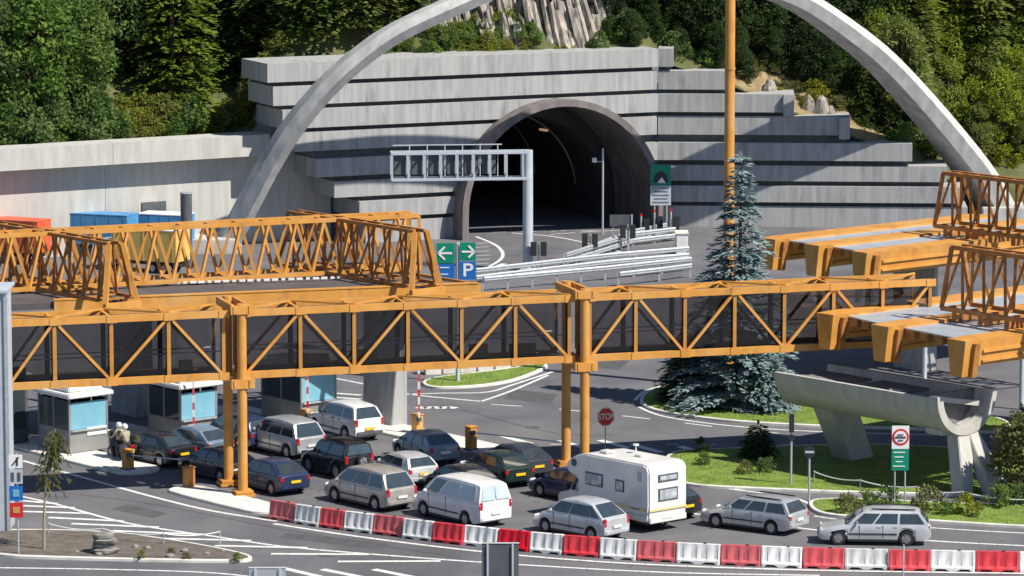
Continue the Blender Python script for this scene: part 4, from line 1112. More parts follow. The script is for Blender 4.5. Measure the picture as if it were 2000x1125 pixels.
def car(pix, phi, label, col, L=4.2, W=1.7, H=1.45, belt=.92, hood=.80, nose=.62, tA=1.05, tB=1.75, tD=3.55, tE=4.0, tail=None, wf=.82, wr=None, Rw=.30, wins=((.02, .36), (.39, .70), (.73, .97)), rails=False, plate='plate_yellow', cat='car', blind=False, rwin=True, name='car', spare=False, cladding=None, group='cars queueing at the toll'):
    loc, rz = vehicle_at(pix, phi, L, W)
    root = empty(name, loc, rz, label, cat, group)
    tail = tail or belt+.02; wr = wr or L-.78
    X = lambda t: L/2-t
    gc = .20; Ra = Rw*1.17
    prof = [(0, nose-.10), (.06, nose), (.35, nose+.07), (tA*.7, hood), (tA, hood+.05), (tA+.45, belt), (L*.6, belt+.015), (tE, belt+.03), (L-.05, tail), (L, tail-.06)]
    ts = sorted(set([round(L*i/30, 3) for i in range(31)]+[.03, .08, L-.03, L-.08]+[round(wc+Ra*k, 3) for wc in (wf, wr) for k in (-1, -.97, -.87, -.7, -.5, -.25, 0, .25, .5, .7, .87, .97, 1)]))
    ts = [t for t in ts if 0 <= t <= L]
    rings = []
    for t in ts:
        zt = interp(t, prof); zb = gc
        if t < .12: zb = gc+.06*(1-t/.12)
        if t > L-.25: zb = gc+.12*(1-(L-t)/.25)
        for wc in (wf, wr):
            if abs(t-wc) < Ra: zb = max(zb, Rw+math.sqrt(max(Ra*Ra-(t-wc)**2, 0)))
        wd = W/2
        if t < .7: wd *= 1-.17*(1-t/.7)**2.2
        if t > L-.45: wd *= 1-.09*(1-(L-t)/.45)**2
        zm = min(max(zb+.05, zt*.62), zt-.05)
        half = [(0, zb), (wd*.7, zb), (wd*.965, zb+.02), (wd*.985, min(zb+.10, zt-.16)), (wd, max(zt*.68, min(zb+.12, zt-.15))), (wd*.985, zt-.11), (wd*.945, zt-.035), (wd*.86, zt-.005), (wd*.5, zt+.012), (0, zt+.018)]
        rings.append([(X(t), y, z) for y, z in half]+[(X(t), -y, z) for y, z in half[-2:0:-1]])
    mb = MB(); mb.loft(rings); mb.build('body', col, root, smooth=38)
    # cabin
    wb, tum = W/2-.055, .20
    g = [(tA-.03, belt-.10), (tA+.06, belt-.02), (tA+(tB-tA)*.55, belt+(H-belt)*.56), (tB-.08, H-.105), (tB+.07, H-.055), (tB+.45, H-.01), ((tB+tD)/2, H+.01), (tD-.45, H-.015), (tD-.12, H-.05), (tD+.04, H-.10), (tE-.02, belt+.06), (tE+.03, belt-.10)]
    rings = []
    for t, z in g:
        f = max(0, min(1, (z-belt)/(H-belt))); w_ = wb-tum*f
        zz_ = max(z, belt-.1)
        rings.append([(X(t), 0, belt-.12), (X(t), wb-.01, belt-.12), (X(t), wb, min(belt-.02, zz_-.01)), (X(t), w_+.0, zz_-.06*f), (X(t), w_-.05, zz_-.018*f), (X(t), w_-.16, zz_), (X(t), 0, zz_+.015),
                      (X(t), -w_+.16, zz_), (X(t), -w_+.05, zz_-.018*f), (X(t), -w_, zz_-.06*f), (X(t), -wb, min(belt-.02, zz_-.01)), (X(t), -wb+.01, belt-.12)])
    mb = MB(); mb.loft(rings); mb.build('cabin', col, root, smooth=30)
    zw = H-.10
    def side(a, f, sg):
        z = belt+f*(zw-belt); ff = (z-belt)/(H-belt)
        t = (tA+(tB-tA)*f)*(1-a)+(tE+(tD-tE)*f)*a
        return (X(t), sg*(wb-tum*ff), z)
    gm = 'paleglass' if blind else 'carglass'
    for sg in (1, -1):
        for i, (a0, a1) in enumerate(wins):
            d0 = .05 if i == 0 else 0
            pane(root, [side(a0+d0, .05, sg), side(a1, .05, sg), side(a1, .90, sg), side(a0+.01, .90, sg)], gm if i else 'carglass', 'side_window')
    fw = lambda f, sg: (X(tA+(tB-tA)*f), sg*(wb-.09-tum*f), belt+f*(zw-belt)+.02)
    pane(root, [fw(.02, 1), fw(.02, -1), fw(.96, -1), fw(.96, 1)], 'carglass', 'windscreen', out=.03, t=.06)
    if rwin:
        rw = lambda f, sg: (X(tE+(tD-tE)*f)-.035, sg*(wb-.11-tum*f), belt+f*(zw-belt)+.02)
        if blind:
            for s0, s1 in ((.04, 1), (-1, -.04)):
                q = lambda f, k: (rw(f, 1)[0], rw(f, 1)[1]*k, rw(f, 1)[2])
                pane(root, [q(.08, s0), q(.08, s1), q(.93, s1), q(.93, s0)], gm, 'rear_window', out=.02, t=.05)
        else: pane(root, [rw(.08, 1), rw(.08, -1), rw(.93, -1), rw(.93, 1)], 'carglass', 'rear_window', out=.02, t=.05)
    for sg in (1, -1):
        add_wheel(root, X(wf), sg*(W/2-.115), Rw); add_wheel(root, X(wr), sg*(W/2-.115), Rw)
        mb = MB(); mb.box((X(.09), sg*(W/2-.30), nose+.0), (.12, .34, .15)); mb.build('headlight', 'lamp_clear', root, bevel=.03)
        lh = .22 if H < 1.58 else .34
        mb = MB(); mb.box((X(L-.045), sg*(W/2-.155), tail-.17), (.11, .17, lh)); mb.build('tail_light', 'lamp_red', root, bevel=.025)
        mb = MB(); mb.box((X(tA+.42), sg*(W/2+.06), belt+.07), (.09, .18, .13)); mb.build('mirror', col if not cladding else 'dark', root, bevel=.03)
        for k in (.06, .40, .72):
            tx = tA+.35+(tE-tA-.5)*k
            if abs(tx-wf) > Ra and abs(tx-wr) > Ra:
                mb = MB(); mb.box((X(tx), sg*(W/2-.008), (belt+.34)/2), (.016, .03, belt-.40)); mb.build('door_seam', 'dark', root)
        for k in (.36, .56):
            mb = MB(); mb.box((X(tA+(tE-tA)*k+.12), sg*(W/2-.006), belt-.11), (.17, .03, .035)); mb.build('door_handle', 'dark' if cladding else col, root)
        mb = MB(); mb.box((X((wf+wr)/2), sg*(W/2+.002), .50), (wr-wf-2*Ra-.06, .024, .055)); mb.build('rubbing_strip', 'dark', root)
        mb = MB(); mb.box((X((wf+wr)/2), sg*(W/2-.02), gc+.03), (wr-wf-2*Ra, .03, .09)); mb.build('sill', 'dark', root)
        if rails: barobj('roof_rail', (X(tB+.3), sg*(wb-tum-.05), H+.03), (X(tD-.15), sg*(wb-tum-.05), H+.01), .04, .05, 'dark', root, world=False)
    mb = MB(); mb.box((X(L+.005), 0, .42), (.10, W*.86, .20)); mb.build('rear_bumper', cladding or col, root, bevel=.04)
    mb = MB(); mb.box((X(-.01), 0, .40), (.10, W*.74, .20)); mb.build('front_bumper', cladding or col, root, bevel=.04)
    mb = MB(); mb.box((X(L+.045), 0, .64 if not spare else .45), (.03, .50, .115)); mb.build('number_plate', plate, root)
    mb = MB(); mb.box((X(-.055), 0, .42), (.02, .50, .11)); mb.build('number_plate', 'plate_white', root)
    mb = MB(); mb.box((X(-.0), 0, nose-.16), (.06, W*.5, .10)); mb.build('grille', 'dark', root)
    if spare:
        o = add_wheel(root, X(L+.13), -.08, .33, .2); o.location = (X(L+.13), -.08, .86); o.rotation_euler = (0, 0, math.pi/2); o.name = 'spare_wheel'
    return root

silver = paint('silver', (.50, .52, .54), .35); silverb = paint('silver_blue', (.46, .50, .55), .35); champ = paint('champagne', (.45, .43, .41), .35)
pale = paint('pale_silver', (.60, .62, .64), .3); whitep = paint('white', (.78, .78, .78), 0); navy = paint('navy', (.03, .045, .11), .2)
black = paint('black', (.018, .02, .026), .1); green = paint('dark_green', (.016, .035, .033), .2); steelblue = paint('steel_blue', (.22, .30, .40), .3); charcoal = paint('charcoal', (.045, .05, .065), .25)
EST = dict(L=4.4, W=1.72, H=1.46, tA=1.15, tB=1.85, tD=4.0, tE=4.32, wr=3.5, wins=((.02, .31), (.335, .62), (.655, .96)), rails=True)
HAT = dict(L=3.95, W=1.68, H=1.43, tA=.92, tB=1.66, tD=3.12, tE=3.80, wr=3.22, wins=((.02, .42), (.45, .80)))
MPV = dict(L=4.45, W=1.80, H=1.72, belt=1.0, hood=.92, nose=.66, tA=.75, tB=1.66, tD=3.95, tE=4.34, wf=.86, wr=3.62, Rw=.32, wins=((.02, .33), (.355, .64), (.67, .95)))
car((1816, 1068), 86, 'silver-white estate car with roof rails in front of the shrubby verge', pale, **{**EST, 'L': 4.55, 'wr': 3.6, 'tD': 4.1, 'tE': 4.48, 'belt': .9, 'Rw': .315}, plate='plate_white', cladding=None)
car((1541, 1050), 56, 'silver grey estate car with grey rubbing strips just behind the motorhome', silver, **EST, plate='plate_white', cladding=None)
car((1178, 1063), 46, 'pale silver rounded hatchback beside the motorhome', pale, **{**HAT, 'L': 4.15, 'H': 1.60, 'belt': .98, 'hood': .88, 'tA': .8, 'tB': 1.6, 'tD': 3.3, 'tE': 4.0, 'wr': 3.42, 'wins': ((.02, .40), (.42, .80), (.82, .97))}, plate='plate_white')
car((935, 1036), 39, 'white panel van with pale blinds in its windows', whitep, L=4.75, W=1.85, H=1.92, belt=1.12, hood=1.0, nose=.72, tA=.75, tB=1.6, tD=4.55, tE=4.72, wf=.9, wr=3.75, Rw=.32, wins=((.03, .27), (.31, .60), (.62, .93)), plate='plate_white', blind=True, cat='van', name='van', tail=1.14)
car((754, 1004), 41, 'champagne people carrier with its mirror lit beside the red barriers', champ, **MPV, plate='plate_white')
car((546, 973), 37, 'dark blue hatchback with yellow plate next to the bridge column', navy, **HAT)
car((672, 941), 38, 'black short off-road car with spare wheel on its tail', black, L=3.55, W=1.72, H=1.68, belt=1.08, hood=1.0, nose=.82, tA=1.0, tB=1.4, tD=3.4, tE=3.5, wf=.72, wr=2.85, Rw=.36, wins=((.02, .45), (.49, .92)), spare=True, cladding='darkgrey', plate='plate_white', name='off_road_car', rails=True)
car((838, 914), 29, 'steel blue hatchback with its back to the orange barrier box', steelblue, **HAT, plate='plate_white')
car((797, 957), 33, 'small pale silver hatchback with yellow plate between two dark cars', pale, **{**HAT, 'L': 3.7, 'tE': 3.6, 'tD': 3.25, 'wr': 3.0, 'H': 1.40})
car((918, 984), 35, 'low black car mostly hidden behind the white van', black, **{**HAT, 'H': 1.38})
car((985, 958), 33, 'dark green hatchback with yellow plate in front of the motorhome', green, **HAT)
car((1022, 942), 33, 'charcoal hatchback just beyond the dark green one by the bridge column', charcoal, **HAT)
car((1150, 990), 43, 'dark navy car hidden behind the nose of the motorhome', navy, **HAT)
car((1318, 1022), 42, 'black car peeping out behind the tail of the motorhome', black, **{**HAT, 'H': 1.5})
car((692, 867), 35, 'white pickup with closed rear top leaving the booth', whitep, **{**EST, 'H': 1.72, 'belt': 1.08, 'hood': 1.0, 'nose': .8, 'Rw': .35, 'rails': False}, plate='plate_yellow', cladding='darkgrey', name='pickup_truck')
car((578, 901), 38, 'silver people carrier queueing beside the black off-road car', silver, **MPV, plate='plate_white')
car((332, 918), 44, 'black saloon at the barrier beside the orange box', black, **{**HAT, 'L': 4.3, 'tE': 4.0, 'tD': 3.3, 'wr': 3.5, 'H': 1.40})
car((448, 948), 42, 'charcoal hatchback in the shade behind the bridge columns', charcoal, **HAT)
car((488, 884), 40, 'navy and white estate car under the canopy by the booth', navy, **EST, plate='plate_white')
car((405, 905), 43, 'steel blue saloon beside the middle booth', steelblue, **HAT, plate='plate_white')

# ---------------------------------------------------------------- motorhome
def motorhome(pix, phi):
    L, W = 6.1, 2.15
    loc, rz = vehicle_at(pix, phi, L, W)
    root = empty('motorhome', loc, rz, 'tall white motorhome with overcab bed and yellow stripe in the queue', 'motorhome')
    X = lambda t: L/2-t
    side = [(1.55, .52), (1.55, 1.78), (.95, 1.92), (.78, 2.15), (.95, 2.45), (1.5, 2.74), (2.2, 2.86), (L-.35, 2.90), (L-.12, 2.82), (L-.02, 2.62), (L, 1.2), (L-.06, .48), (L-.5, .44)]
    mb = MB(); mb.prism([(X(t), -W/2, z) for t, z in side], (0, W, 0)); mb.build('living_shell', 'mhwhite', root, bevel=.07)
    mb = MB(); rings = []
    for t, zt, wd, zb in ((0, .75, .80, .35), (.08, .88, .86, .28), (.55, 1.02, .93, .26), (.85, 1.12, .95, .26), (1.62, 1.15, .96, .26)):
        rings.append([(X(t), -wd, zb), (X(t), wd, zb), (X(t), wd, zt-.1), (X(t), wd*.9, zt), (X(t), -wd*.9, zt), (X(t), -wd, zt-.1)])
    mb.loft(rings); mb.build('bonnet', 'mhwhite', root, smooth=35)
    mb = MB(); rings = []
    for t, zt in ((.85, 1.1), (1.25, 1.72), (1.62, 1.84)):
        rings.append([(X(t), -.94, 1.02), (X(t), .94, 1.02), (X(t), .86, zt), (X(t), -.86, zt)])
    mb.loft(rings); mb.build('cab', 'mhwhite', root, smooth=30)
    pane(root, [(X(.9), -.8, 1.16), (X(.9), .8, 1.16), (X(1.25), .78, 1.7), (X(1.25), -.78, 1.7)], 'carglass', 'windscreen', out=.03, t=.05)
    for sg in (1, -1):
        pane(root, [(X(1.02), sg*.95, 1.14), (X(1.56), sg*.95, 1.14), (X(1.56), sg*.90, 1.72), (X(1.28), sg*.90, 1.68)], 'carglass', 'cab_window', out=.02)
        mb = MB(); mb.box((X(1.0), sg*1.12, 1.3), (.12, .22, .28)); mb.build('mirror', 'dark', root, bevel=.03)
        y = sg*(W/2+.012)
        for t0, t1, z0_, z1_ in ((2.1, 3.2, 1.55, 2.12), (4.0, 4.55, 1.55, 2.05)):
            mb = MB(); mb.box((X((t0+t1)/2), y, (z0_+z1_)/2), (t1-t0, .03, z1_-z0_)); fr = mb.build('window', 'darkgrey', root, bevel=.01)
            mb = MB(); mb.box((X((t0+t1)/2), y+sg*.016, (z0_+z1_)/2), (t1-t0-.12, .02, z1_-z0_-.12)); mb.build('glass', 'mhpane', fr)
        mb = MB(); mb.tube([(X(1.35), y-.02*sg, 2.38), (X(1.35), y+.012*sg, 2.38)], .17, 16); mb.build('round_window', 'darkgrey', root)
        mb = MB(); mb.box((X(3.8), y, .98), (L-1.8, .02, .09)); mb.build('stripe', 'mhstripe', root)
        mb = MB(); mb.box((X(3.8), y, .72), (L-1.8, .02, .03)); mb.build('stripe', 'greypaint', root)
        mb = MB(); mb.box((X(5.5), y, 2.36), (.22, .02, .40)); mb.build('vent', 'greypaint', root)
        mb = MB(); mb.box((X(5.3), y, 1.1), (.5, .02, .9)); mb.build('locker_door', 'mhwhite', root)
        add_wheel(root, X(.82), sg*.9, .33, .22); add_wheel(root, X(4.45), sg*.9, .33, .22)
        mb = MB(); mb.box((X(.03), sg*.62, .72), (.12, .3, .2)); mb.build('headlight', 'lamp_clear', root, bevel=.03)
        mb = MB(); mb.box((X(L+.01), sg*.86, .60), (.05, .26, .14)); mb.build('tail_light', 'lamp_red', root, bevel=.02)
    for z0_, z1_, yw in ((2.14, 2.45, .55), (1.32, 1.86, .55)):
        mb = MB(); mb.box((X(L-.0), 0.0, (z0_+z1_)/2), (.06, 2*yw, z1_-z0_)); fr = mb.build('rear_window', 'darkgrey', root, bevel=.01)
        mb = MB(); mb.box((X(L+.032), 0.0, (z0_+z1_)/2), (.02, 2*yw-.16, z1_-z0_-.13)); mb.build('glass', 'mhpane', fr)
    mb = MB(); mb.box((X(L+.01), 0, .98), (.03, W*.96, .09)); mb.build('stripe', 'mhstripe', root)
    mb = MB(); mb.box((X(L+.0), 0, .56), (.08, W*.97, .30)); mb.build('rear_bumper', 'mhwhite', root, bevel=.04)
    mb = MB(); mb.box((X(L+.05), 0.05, .64), (.02, .55, .12)); mb.build('number_plate', 'plate_white', root)
    mb = MB(); mb.box((X(L/2+.6), 0, .42), (L-2, W*.8, .25)); mb.build('chassis', 'dark', root)
    mb = MB(); mb.box((X(L-.15), 0, .35), (.12, .12, .3)); mb.build('tow_bar', 'dark', root)
    for t, y, s in ((2.6, .3, .5), (4.2, -.2, .45)):
        mb = MB(); mb.box((X(t), y, 2.94), (s, s, .1)); mb.build('roof_hatch', 'mhwhite', root, bevel=.03)
    mb = MB(); mb.tube([(X(3.4), -.6, 2.85), (X(3.4), -.6, 3.2)], .03, 6); mb.tube([(X(3.4), -.6, 3.2), (X(3.4), -.6, 3.26)], .13, 10); mb.build('aerial', 'white', root)
M['mhwhite'] = mat('motorhome_white', (.78, .77, .74), .4, col2=(.70, .69, .66), scale=.8, coat=.3)
M['mhstripe'] = mat('motorhome_stripe', (.72, .58, .28), .4)
M['mhpane'] = mat('motorhome_pane', (.30, .34, .37), .12, col2=(.52, .55, .56), scale=3, lo=.45, hi=.6)
motorhome((1267, 1044), 40)

# ---------------------------------------------------------------- lorries parked beyond the canopy
def lorry(pix, phi, label, box, roof, cabc, L=9.0, W=2.5, H=3.9):
    loc, rz = vehicle_at(pix, phi, L*.68, W*.68); root = empty('lorry', loc, rz, label, 'lorry', 'lorries parked below the retaining wall')
    X = lambda t: L/2-t
    mb = MB(); mb.box((X(2.2+(L-2.2)/2), 0, 1.1+(H-1.1)/2), (L-2.3, W, H-1.1)); mb.build('cargo_box', box, root, bevel=.04)
    mb = MB(); mb.box((X(2.2+(L-2.2)/2), 0, H+.03), (L-2.25, W+.04, .08)); mb.build('box_roof', roof, root)
    for k in range(5):
        mb = MB(); mb.box((X(2.5+k*(L-2.9)/4), 0, 1.1+(H-1.1)/2), (.06, W+.05, H-1.12)); mb.build('box_rib', box, root)
    mb = MB(); mb.prism([(X(0), -1.2, .5), (X(0), -1.2, 1.5), (X(.35), -1.2, 2.7), (X(2.05), -1.2, 2.85), (X(2.05), -1.2, .5)], (0, 2.4, 0)); mb.build('cab', cabc, root, bevel=.05)
    pane(root, [(X(.06), -1.0, 1.65), (X(.06), 1.0, 1.65), (X(.33), 1.0, 2.5), (X(.33), -1.0, 2.5)], 'carglass', 'windscreen', out=.04, t=.05)
    for sg in (1, -1):
        pane(root, [(X(.35), sg*1.2, 1.6), (X(1.3), sg*1.2, 1.6), (X(1.3), sg*1.2, 2.4), (X(.6), sg*1.2, 2.4)], 'carglass', 'side_window', out=.02)
        for t in (1.1, L-2.6, L-1.4): add_wheel(root, X(t), sg*1.02, .48, .3)
    mb = MB(); mb.box((X(L/2), 0, .85), (L-.6, 1.0, .3)); mb.build('chassis', 'dark', root)
    root.scale = (.68, .68, .68)
lorry((345, 538), 64, 'lorry with yellow box and white end parked behind the lattice girder', 'yellowbox', 'white', whitep)
lorry((250, 505), 70, 'lorry with bright blue tarpaulin parked below the retaining wall', 'bluetarp', 'bluetarp', whitep, H=3.9, L=8.5)
lorry((360, 500), 70, 'lorry with blue tarpaulin and white roof by the steel column', 'bluetarp', 'white', whitep, H=3.7, L=7)
lorry((75, 520), 66, 'lorry with orange-red tarpaulin beyond the blue one', 'redtarp', 'redtarp', paint('lorry_red', (.6, .05, .03)), H=4.0)

# ---------------------------------------------------------------- motorcycle with two riders
def skin_body(name, verts, edges, radii, m, parent, sub=2):
    me = bpy.data.meshes.new(name); me.from_pydata(verts, edges, []); o = bpy.data.objects.new(name, me); C.objects.link(o); o.parent = parent
    md = o.modifiers.new('skin', 'SKIN'); md.use_smooth_shade = True
    lay = me.skin_vertices[0].data if me.skin_vertices else None
    if lay is None:
        bm = bmesh.new(); bm.from_mesh(me); bm.verts.layers.skin.verify(); bm.to_mesh(me); bm.free(); lay = me.skin_vertices[0].data
    for i, r in enumerate(radii): lay[i].radius = (r, r)
    lay[0].use_root = True
    sb = o.modifiers.new('sub', 'SUBSURF'); sb.levels = sub; sb.render_levels = sub
    me.materials.append(M[m]); return o
mp = G(236, 900); mrz = R_(90+38)
mo = empty('motorcycle', mp, mrz, 'dark touring motorcycle with red tail light waiting by the booth', 'motorcycle')
add_wheel(mo, .75, 0, .31, .13); add_wheel(mo, -.72, 0, .31, .17)
mb = MB(); mb.loft([[(x, y*w_, z0_+(z1_-z0_)*k) for y, k in ((-1, .1), (-.6, 0), (.6, 0), (1, .1), (1, .8), (.5, 1), (-.5, 1), (-1, .8))] for x, w_, z0_, z1_ in ((.85, .08, .75, 1.0), (.55, .22, .40, 1.15), (.1, .2, .30, .95), (-.4, .17, .45, .80), (-.9, .12, .65, .88))]); mb.build('fairing', 'dark', mo, smooth=40)
mb = MB(); mb.box((.62, 0, 1.2), (.05, .34, .35)); mb.build('windshield', 'carglass', mo)
for sg in (1, -1):
    mb = MB(); mb.box((-.72, sg*.3, .66), (.5, .2, .36)); mb.build('pannier', 'darkgrey', mo, bevel=.04)
    mb = MB(); mb.tube([(.45, 0, 1.05), (.42, sg*.35, 1.08)], .02, 6); mb.build('handlebar', 'dark', mo)
    mb = MB(); mb.tube([(.6, sg*.09, .95), (.75, sg*.09, .31)], .03, 6); mb.build('fork', 'steel', mo)
mb = MB(); mb.box((-.98, 0, .82), (.06, .2, .1)); mb.build('tail_light', 'lamp_red', mo)
mb = MB(); mb.box((-1.0, 0, .62), (.03, .2, .14)); mb.build('number_plate', 'plate_white', mo)
def rider(x, label):
    r = empty('person', mp+Matrix.Rotation(mrz, 3, 'Z')@Vector((x, 0, 0)), mrz, label, 'person', 'riders on the motorcycle')
    V = [(0, 0, .86), (.03, 0, 1.08), (.06, 0, 1.30), (.08, 0, 1.42), (.10, 0, 1.50)]; E = [(0, 1), (1, 2), (2, 3), (3, 4)]; Rr = [.16, .16, .18, .10, .07]
    for sg in (1, -1):
        k = len(V); V += [(.06, sg*.19, 1.36), (.20, sg*.26, 1.14), (.42, sg*.27, 1.06)]; E += [(2, k), (k, k+1), (k+1, k+2)]; Rr += [.075, .06, .045]
    skin_body('body', V, E, Rr, 'jacket', r)
    V = [(0, 0, .86)]; E = []; Rr = [.15]
    for sg in (1, -1):
        k = len(V); V += [(.05, sg*.12, .84), (.38, sg*.26, .72), (.22, sg*.27, .38), (.34, sg*.27, .32)]; E += [(0, k), (k, k+1), (k+1, k+2), (k+2, k+3)]; Rr += [.11, .085, .065, .05]
    skin_body('trousers', V, E, Rr, 'trousers', r)
    mb = MB(); rr = []
    for j in range(9):
        a = -math.pi/2+math.pi*j/8; rr.append([(.12+.155*math.cos(a)*math.cos(2*math.pi*k/14)*1.08, .14*math.cos(a)*math.sin(2*math.pi*k/14), 1.63+.155*math.sin(a)) for k in range(14)])
    mb.loft(rr); h = mb.build('helmet', 'white', r, smooth=60)
    mb = MB(); mb.box((.26, 0, 1.63), (.04, .2, .09)); mb.build('visor', 'dark', h, bevel=.02)
rider(.0, 'motorcycle rider in beige jacket and white helmet holding the handlebars'); rider(-.48, 'pillion passenger in beige jacket and white helmet behind the rider')

# ================================================================ VEGETATION
def kite(V, Fc, c, d, wv, nrm):
    k = len(V); V += [tuple(c), tuple(c+d*.5+wv), tuple(c+d), tuple(c+d*.5-wv)]; Fc.append((k, k+1, k+2, k+3))
def rvec(r): 
    while True:
        v = Vector((r.uniform(-1, 1), r.uniform(-1, 1), r.uniform(-1, 1)))
        if .05 < v.length < 1: return v
def mesh_only(name, V, Fc, m):
    me = bpy.data.meshes.new(name); me.from_pydata(V, [], Fc); me.materials.append(M[m]); return me
def trunk_mesh(H, r0, r, m='bark', bend=.02, top=.96):
    mb = MB(); pts = []
    for i in range(9):
        t = i/8; pts.append((bend*H*math.sin(t*2.5)*r.uniform(.5, 1), bend*H*math.sin(t*1.7)*r.uniform(.3, 1), -.4+H*t*top))
    mb.tube(pts, [r0*(1-t/9)**.9+.01 for t in range(9)], 7)
    return mesh_only('trunk', mb.v, mb.f, m)
def spruce(seed, H, Rb, m, whorls=24, per=7, z0_=.04, leaf=.42, droop=.35, dens=1.0, power=.85):
    r = random.Random(seed); V, Fc = [], []
    for wv in range(whorls):
        fz = z0_+(1-z0_)*(wv/whorls)**1.0
        for b in range(per):
            z = H*(fz+r.uniform(-.4, .4)/whorls)
            if z > H*.985: z = H*.985
            l = (Rb*(1-z/H)**power)*r.uniform(.6, 1.12)+.25
            az = 2*math.pi*(b+r.uniform(-.4, .4)+.5*(wv % 2))/per
            out = Vector((math.cos(az), math.sin(az), 0)); sidev = Vector((-out.y, out.x, 0))
            up0 = .15+.5*(z/H); dr = droop*(1.1-z/H)
            f = lambda s: Vector((0, 0, z))+out*(l*s)+Zv*(l*(up0*s-(up0+dr)*s*s))
            n = max(4, int(l/leaf*5.5*dens))
            for i in range(n):
                s = .12+.88*(i+r.random())/n; p = f(s)
                for sg in (-1, 1):
                    tl = (1.05-s)*l*.42+leaf*.35
                    for q in range(max(1, int(tl/leaf*1.3))):
                        o = tl*r.random()
                        c = p+sidev*sg*o+out*o*.35-Zv*(o*o*.12/max(l, .5)+r.random()*.10)
                        d = (out*r.uniform(.5, 1)+sidev*sg*r.uniform(.2, .9)+Zv*r.uniform(-.38, .12)).normalized()*leaf*r.uniform(.7, 1.3)
                        wv_ = d.cross(Zv+rvec(r)*.45).normalized()*leaf*r.uniform(.16, .26)
                        kite(V, Fc, c, d, wv_, None)
    for k in range(10):
        kite(V, Fc, Vector((0, 0, H*.95)), (Zv+rvec(r)*.4)*leaf*1.2, rvec(r).normalized()*leaf*.2, None)
    return trunk_mesh(H, max(.06, H*.014), r, bend=.004), mesh_only('crown', V, Fc, m)
def leafy(seed, H, Rx, m, clumps=60, per=70, leaf=.26, z0_=.15, flat=.0, bark='bark'):
    r = random.Random(seed); V, Fc = [], []; br = MB()
    for k in range(clumps):
        v = rvec(r); v = v.normalized()*(.35+.65*v.length**.5)
        fz = .5+.5*v.z; wd = Rx*(1-.35*fz)
        c = Vector((v.x*wd*r.uniform(.75, 1.1), v.y*wd*r.uniform(.75, 1.1), H*(z0_+(1-z0_)*(.5+.48*v.z))))
        cr = Rx*r.uniform(.20, .36)
        br.tube([(0, 0, max(.1, c.z-H*.25)), c*.6+Vector((0, 0, c.z*.3)), c], [.05*H/8, .03*H/8, .01], 4, cap=False)
        for i in range(per):
            w_ = rvec(r); p = c+Vector((w_.x*cr, w_.y*cr, w_.z*cr*.7))
            d = (w_*.8+rvec(r)*.7+Zv*-.1).normalized()*leaf*r.uniform(.7, 1.35)
            wv_ = d.cross(Zv*.6+rvec(r)).normalized()*leaf*r.uniform(.25, .4)
            kite(V, Fc, p, d, wv_, None)
    t = trunk_mesh(H*.8, max(.03, H*.016), r, bark)
    return t, mesh_only('crown', V, Fc, m), mesh_only('branches', br.v, br.f, bark)
def plant(name, meshes, loc, rz=0, sc=1.0, label=None, cat='tree', group=None, sink=.15):
    root = empty(name, loc, rz, label, cat, group); root.scale = (sc, sc, sc)
    nm = ('trunk', 'crown', 'branches')
    for n, me in zip(nm, meshes):
        o = bpy.data.objects.new(n, me); C.objects.link(o); o.parent = root
    return root
SP = {}
SP['bright'] = [spruce(11, 17, 3.7, 'spruce_bright', 20, 8, leaf=.5, droop=.30), spruce(12, 15, 3.3, 'spruce_bright', 18, 8, leaf=.5, droop=.28)]
SP['mid'] = [spruce(21, 17, 3.2, 'spruce', 22, 8, leaf=.48), spruce(22, 14, 2.9, 'spruce', 20, 8, leaf=.46), spruce(23, 19, 3.5, 'spruce', 24, 8, leaf=.52)]
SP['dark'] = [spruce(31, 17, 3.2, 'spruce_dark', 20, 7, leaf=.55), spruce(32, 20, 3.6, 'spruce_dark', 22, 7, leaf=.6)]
SP['larch'] = [spruce(41, 13, 2.7, 'larch', 22, 8, leaf=.40, droop=.15, dens=1.0), spruce(42, 15, 3.0, 'larch', 24, 8, leaf=.42, droop=.2), leafy(43, 9, 2.6, 'larch', 70, 80, .30)]
SP['leaf'] = [leafy(51, 9, 3.0, 'leaf', 80, 90, .34, .02), leafy(52, 11, 3.4, 'leaf', 90, 90, .36, .02)]
SP['leafdark'] = [leafy(61, 8, 2.8, 'leafdark', 70, 80, .36, .05), leafy(62, 10, 3.0, 'leafdark', 70, 80, .38, .1)]
SP['yellowbush'] = [leafy(71, 2.0, 1.2, 'leafyellow', 26, 60, .2, .0), leafy(72, 1.6, 1.3, 'leafyellow', 26, 60, .18, .0)]
SP['greenbush'] = [leafy(81, 2.2, 1.3, 'leaf', 28, 60, .2, .0), leafy(82, 1.5, 1.1, 'leaf', 24, 60, .18, .0)]
SP['olivebush'] = [leafy(91, 1.6, 1.2, 'leafolive', 24, 55, .18, .0)]
LAB = {'bright': ('bright green layered spruce on the hillside beside the portal', 'spruce_tree', 'bright spruces on the hillside'),
       'mid': ('mid green spruce standing in the hillside wood', 'spruce_tree', 'mid green spruces on the hillside'),
       'dark': ('dark shadowy spruce deep in the hillside wood', 'spruce_tree', 'dark spruces on the hillside'),
       'larch': ('yellow-green larch on the slope behind the arch', 'larch_tree', 'larches behind the arch'),
       'leaf': ('bushy green broadleaf tree above the retaining wall', 'broadleaf_tree', 'broadleaf trees above the wall'),
       'leafdark': ('dark broadleaf tree on the slope above the stepped beams', 'broadleaf_tree', 'dark broadleaf trees above the beams'),
       'yellowbush': ('low yellow-green bush along the top of the concrete', 'bush', 'yellow-green bushes on the slope'),
       'greenbush': ('low green bush along the top of the concrete', 'bush', 'green bushes on the slope'),
       'olivebush': ('low olive-brown bush on the dry bank', 'bush', 'olive bushes on the dry bank')}
tr = random.Random(5)
